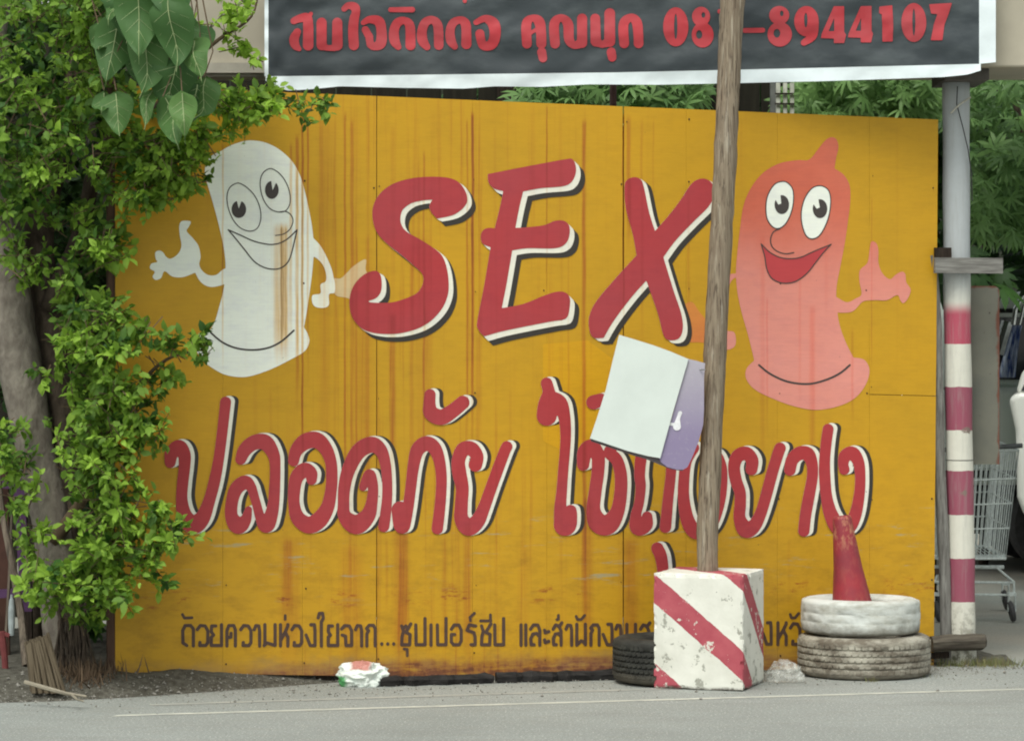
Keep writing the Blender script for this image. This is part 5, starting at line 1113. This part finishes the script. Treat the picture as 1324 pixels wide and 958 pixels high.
b = MB(); b.tube([P(1291, 458, 21.8), P(1296, 440, 21.8), P(1303, 416, 21.8)], .045, 8); mir = b.build('mirror', M['chrome'], van)
b = MB(); b.tube([P(1310, 420, 21.7), P(1313, 400, 21.7), P(1322, 383, 21.7), P(1340, 370, 21.7)], .018, 8); b.tube([P(1318, 420, 21.7), P(1324, 395, 21.7), P(1345, 385, 21.7)], .012, 8); b.build('roof_rail', M['chrome'], van)
xw = P(1304, 0, 20.3).x
hb = vehicle('parked_hatchback', 'white car just entering the right edge beside the shopping cart', 'car', xw, 20.3-15, False,
 [(.055, .62), (.045, 1.05), (.0, 1.26), (.06, 1.30), (3.8, 1.20), (3.85, .5), (.3, .45), (.10, .50)], [(.04, 1.28), (.09, 1.45), (.5, 1.62), (2.4, 1.60), (3.0, 1.24)],
 [[(.08, 1.31), (.13, 1.42), (.5, 1.55), (1.3, 1.55), (1.3, 1.31)], [(1.4, 1.31), (1.4, 1.55), (2.3, 1.53), (2.8, 1.31)]], 3.85, 1.6, M['carwhite2'], (.62, 3.1), .29)
th2 = math.radians(-10); R3 = Matrix.Rotation(th2, 3, 'Z'); nc = Vector((xw+.02, 5.3, 0)); cc_ = Vector(hb.location)-nc; hb.location = nc+R3 @ cc_; hb.rotation_euler = (0, 0, th2)

# ================================================================= ODDS AND ENDS AT LEFT
M['purple'] = simple('purple_paint', (.085, .035, .10, 1), .5, .35)
pf = thing('purple_frame', 'purple painted frame with a post and a rail at the far left edge', 'frame', (P(30, 0, 15.5).x, .5, 0))
b = MB(); b.bar(P(23, 600, 15.5), P(35, 790, 15.5), .055, .04); b.build('post', M['purple'], pf)
b = MB(); b.bar(P(-80, 772, 15.45), P(22, 766, 15.45), .04, .04); b.build('rail', M['purple'], pf)
b = MB(); b.bar(P(35, 790, 15.5), P(36, 868, 15.5), .05, .04); b.bar(P(-78, 770, 15.5), P(-78, 868, 15.5), .05, .04); b.build('leg', M['darkwood'], pf)
b = MB(); b.bar(P(-60, 622, 15.52), P(28, 628, 15.52), .035, .04); b.build('rail', M['purple'], pf)
b = MB(); q = [P(-6, 590, 15.2), P(2, 660, 15.2), P(18, 740, 15.15), P(28, 800, 15.1), P(34, 860, 15.0)]; b.tube(q, [.018, .017, .018, .02, .02], 8, wob=.1)
tag(b.build('wooden_stick', M['oldwood'], None, q[-1]), 'thick bent brown stick leaning against the purple frame', 'stick')
b = MB(); q = [P(16, 650, 15.3), P(12, 750, 15.3), P(5, 868, 15.3)]; b.tube(q, [.008, .008, .007], 6, wob=.1)
tag(b.build('wooden_stick', M['oldwood'], None, q[-1]), 'thin pale stick standing beside the purple frame', 'stick')
b = MB(); b.bar(P(2, 600, 15.6), P(4, 875, 15.6), .07, .03); tag(b.build('plank', simple('redbrown_paint', (.07, .03, .02, 1)), None, P(4, 875, 15.6)), 'red-brown plank standing at the far left edge', 'plank')
b = MB(); q = [P(2, 816, 14.9), P(6, 850, 14.9), P(8, 884, 14.9)]; b.tube(q, [.018, .016, .014], 8); b.tube([P(2, 818, 14.9), P(12, 822, 14.9)], .012, 6)
tag(b.build('red_stake', simple('pinkred_paint', (.18, .045, .045, 1)), None, q[-1]), 'short pinkish red stake at the bottom left corner', 'stake')
b = MB(); c0 = P(15, 822, 15.1); b.lathe([(.0, 0), (.013, .004), (.016, .05), (.017, .12), (.012, .17), (.006, .185), (.006, .20), (0, .20)], c0, 12); tag(b.build('bottle', simple('cloudy_plastic', (.35, .40, .40, 1), .4), None, c0), 'cloudy white bottle hanging below the purple rail', 'bottle')
# bundle of cut canes
bund = thing('cane_bundle', 'upright bundle of dry cut canes standing beside the tree foot', 'cane bundle', P(60, 888, 14.35))
canes = []; M['cane'] = simple('dry_cane', (.13, .105, .07, 1), .85, .2, scale=8, sc=(6, 6, .4), bump=.3, col2=(.09, .07, .045, 1))
for k in range(44):
    u_ = (k % 11)/10; row = k//11; x0 = 34+u_*26+random.uniform(-1.5, 1.5); x1 = 42+u_*40+random.uniform(-2, 2); d = 14.30+row*.035
    yt_ = 832-u_*9+random.uniform(-3, 3) + row*-1; b = MB(); b.tube([P(x0, yt_, d), P((x0+x1)/2+random.uniform(-1, 1), 860, d-.01), P(x1, 896, d-.02)], [.0075, .008, .008], 6); b.build('cane', M['cane'], bund)
b = MB(); q = [P(32, 881, 14.05), P(60, 889, 14.0), P(85, 896, 13.98), P(112, 900, 13.95)]; b.tube(q, [.009, .010, .009, .005], 7, wob=.12); b.tube([P(92, 897, 13.98), P(100, 904, 13.9), P(108, 906, 13.9)], [.006, .005, .003], 5)
tag(b.build('broken_stick', simple('pale_stick', (.28, .25, .19, 1), .85), None, q[-1]), 'pale broken stick lying on the dirt in front of the cane bundle', 'stick')
# dry scrub and weeds
def tufts(name, label, mat, spots, hgt, n):
    Ps = []; 
    for (x, y, z_, rx, ry, k) in spots: Ps.append(np.stack([rng.normal(x, rx, k), rng.normal(y, ry, k), np.full(k, z_)], 1))
    Ps = np.concatenate(Ps); k = len(Ps); d = rnd_dir(k, (0, 0, 1.6), .6)
    V = np.array([(0, .03, 0), (0, -.03, 0), (.6, .02, .05), (.6, -.02, .05), (1, 0, .16)]); Fc = [(0, 1, 3, 2), (2, 3, 4)]
    o = leaves_mesh(name, mat, None, Ps, d, rnd_dir(k, (0, -1, 0), .5), rng.uniform(*hgt, k), rng.uniform(0, 1, k), V, Fc, 1.0, 'stuff', (Ps[0, 0], Ps[0, 1], 0))
    return tag(o, label, 'weeds', kind='stuff')
M['drygrass'] = leafmat('dry_grass', (.22, .18, .09, 1), (.16, .22, .06, 1), .8, .1)
cb_ = P(1244, 858, 15.88)
tufts('weeds', 'dry and green weeds growing round the foot of the striped column', M['drygrass'], [(cb_.x+.06, .80, .0, .09, .05, 220), (cb_.x+.18, .78, 0, .06, .05, 140), (cb_.x-.05, .76, 0, .06, .03, 60)], (.02, .06), 1)
tufts('dry_scrub', 'dry brown scrub under the tree beside the cane bundle', leafmat('dead_twigs', (.10, .065, .04, 1), (.17, .12, .075, 1), .9, .05), [(P(100, 0, 14.6).x, -.42, .04, .07, .08, 260), (P(120, 0, 14.5).x, -.3, .04, .08, .08, 130)], (.05, .14), 1)
tufts('weeds', 'few green weeds at the foot of the tyre stack', M['drygrass'], [(P(1125, 0, 15.05).x, .06, 0, .015, .012, 26), (P(1190, 0, 15.2).x, .25, 0, .04, .03, 40)], (.015, .035), 1)
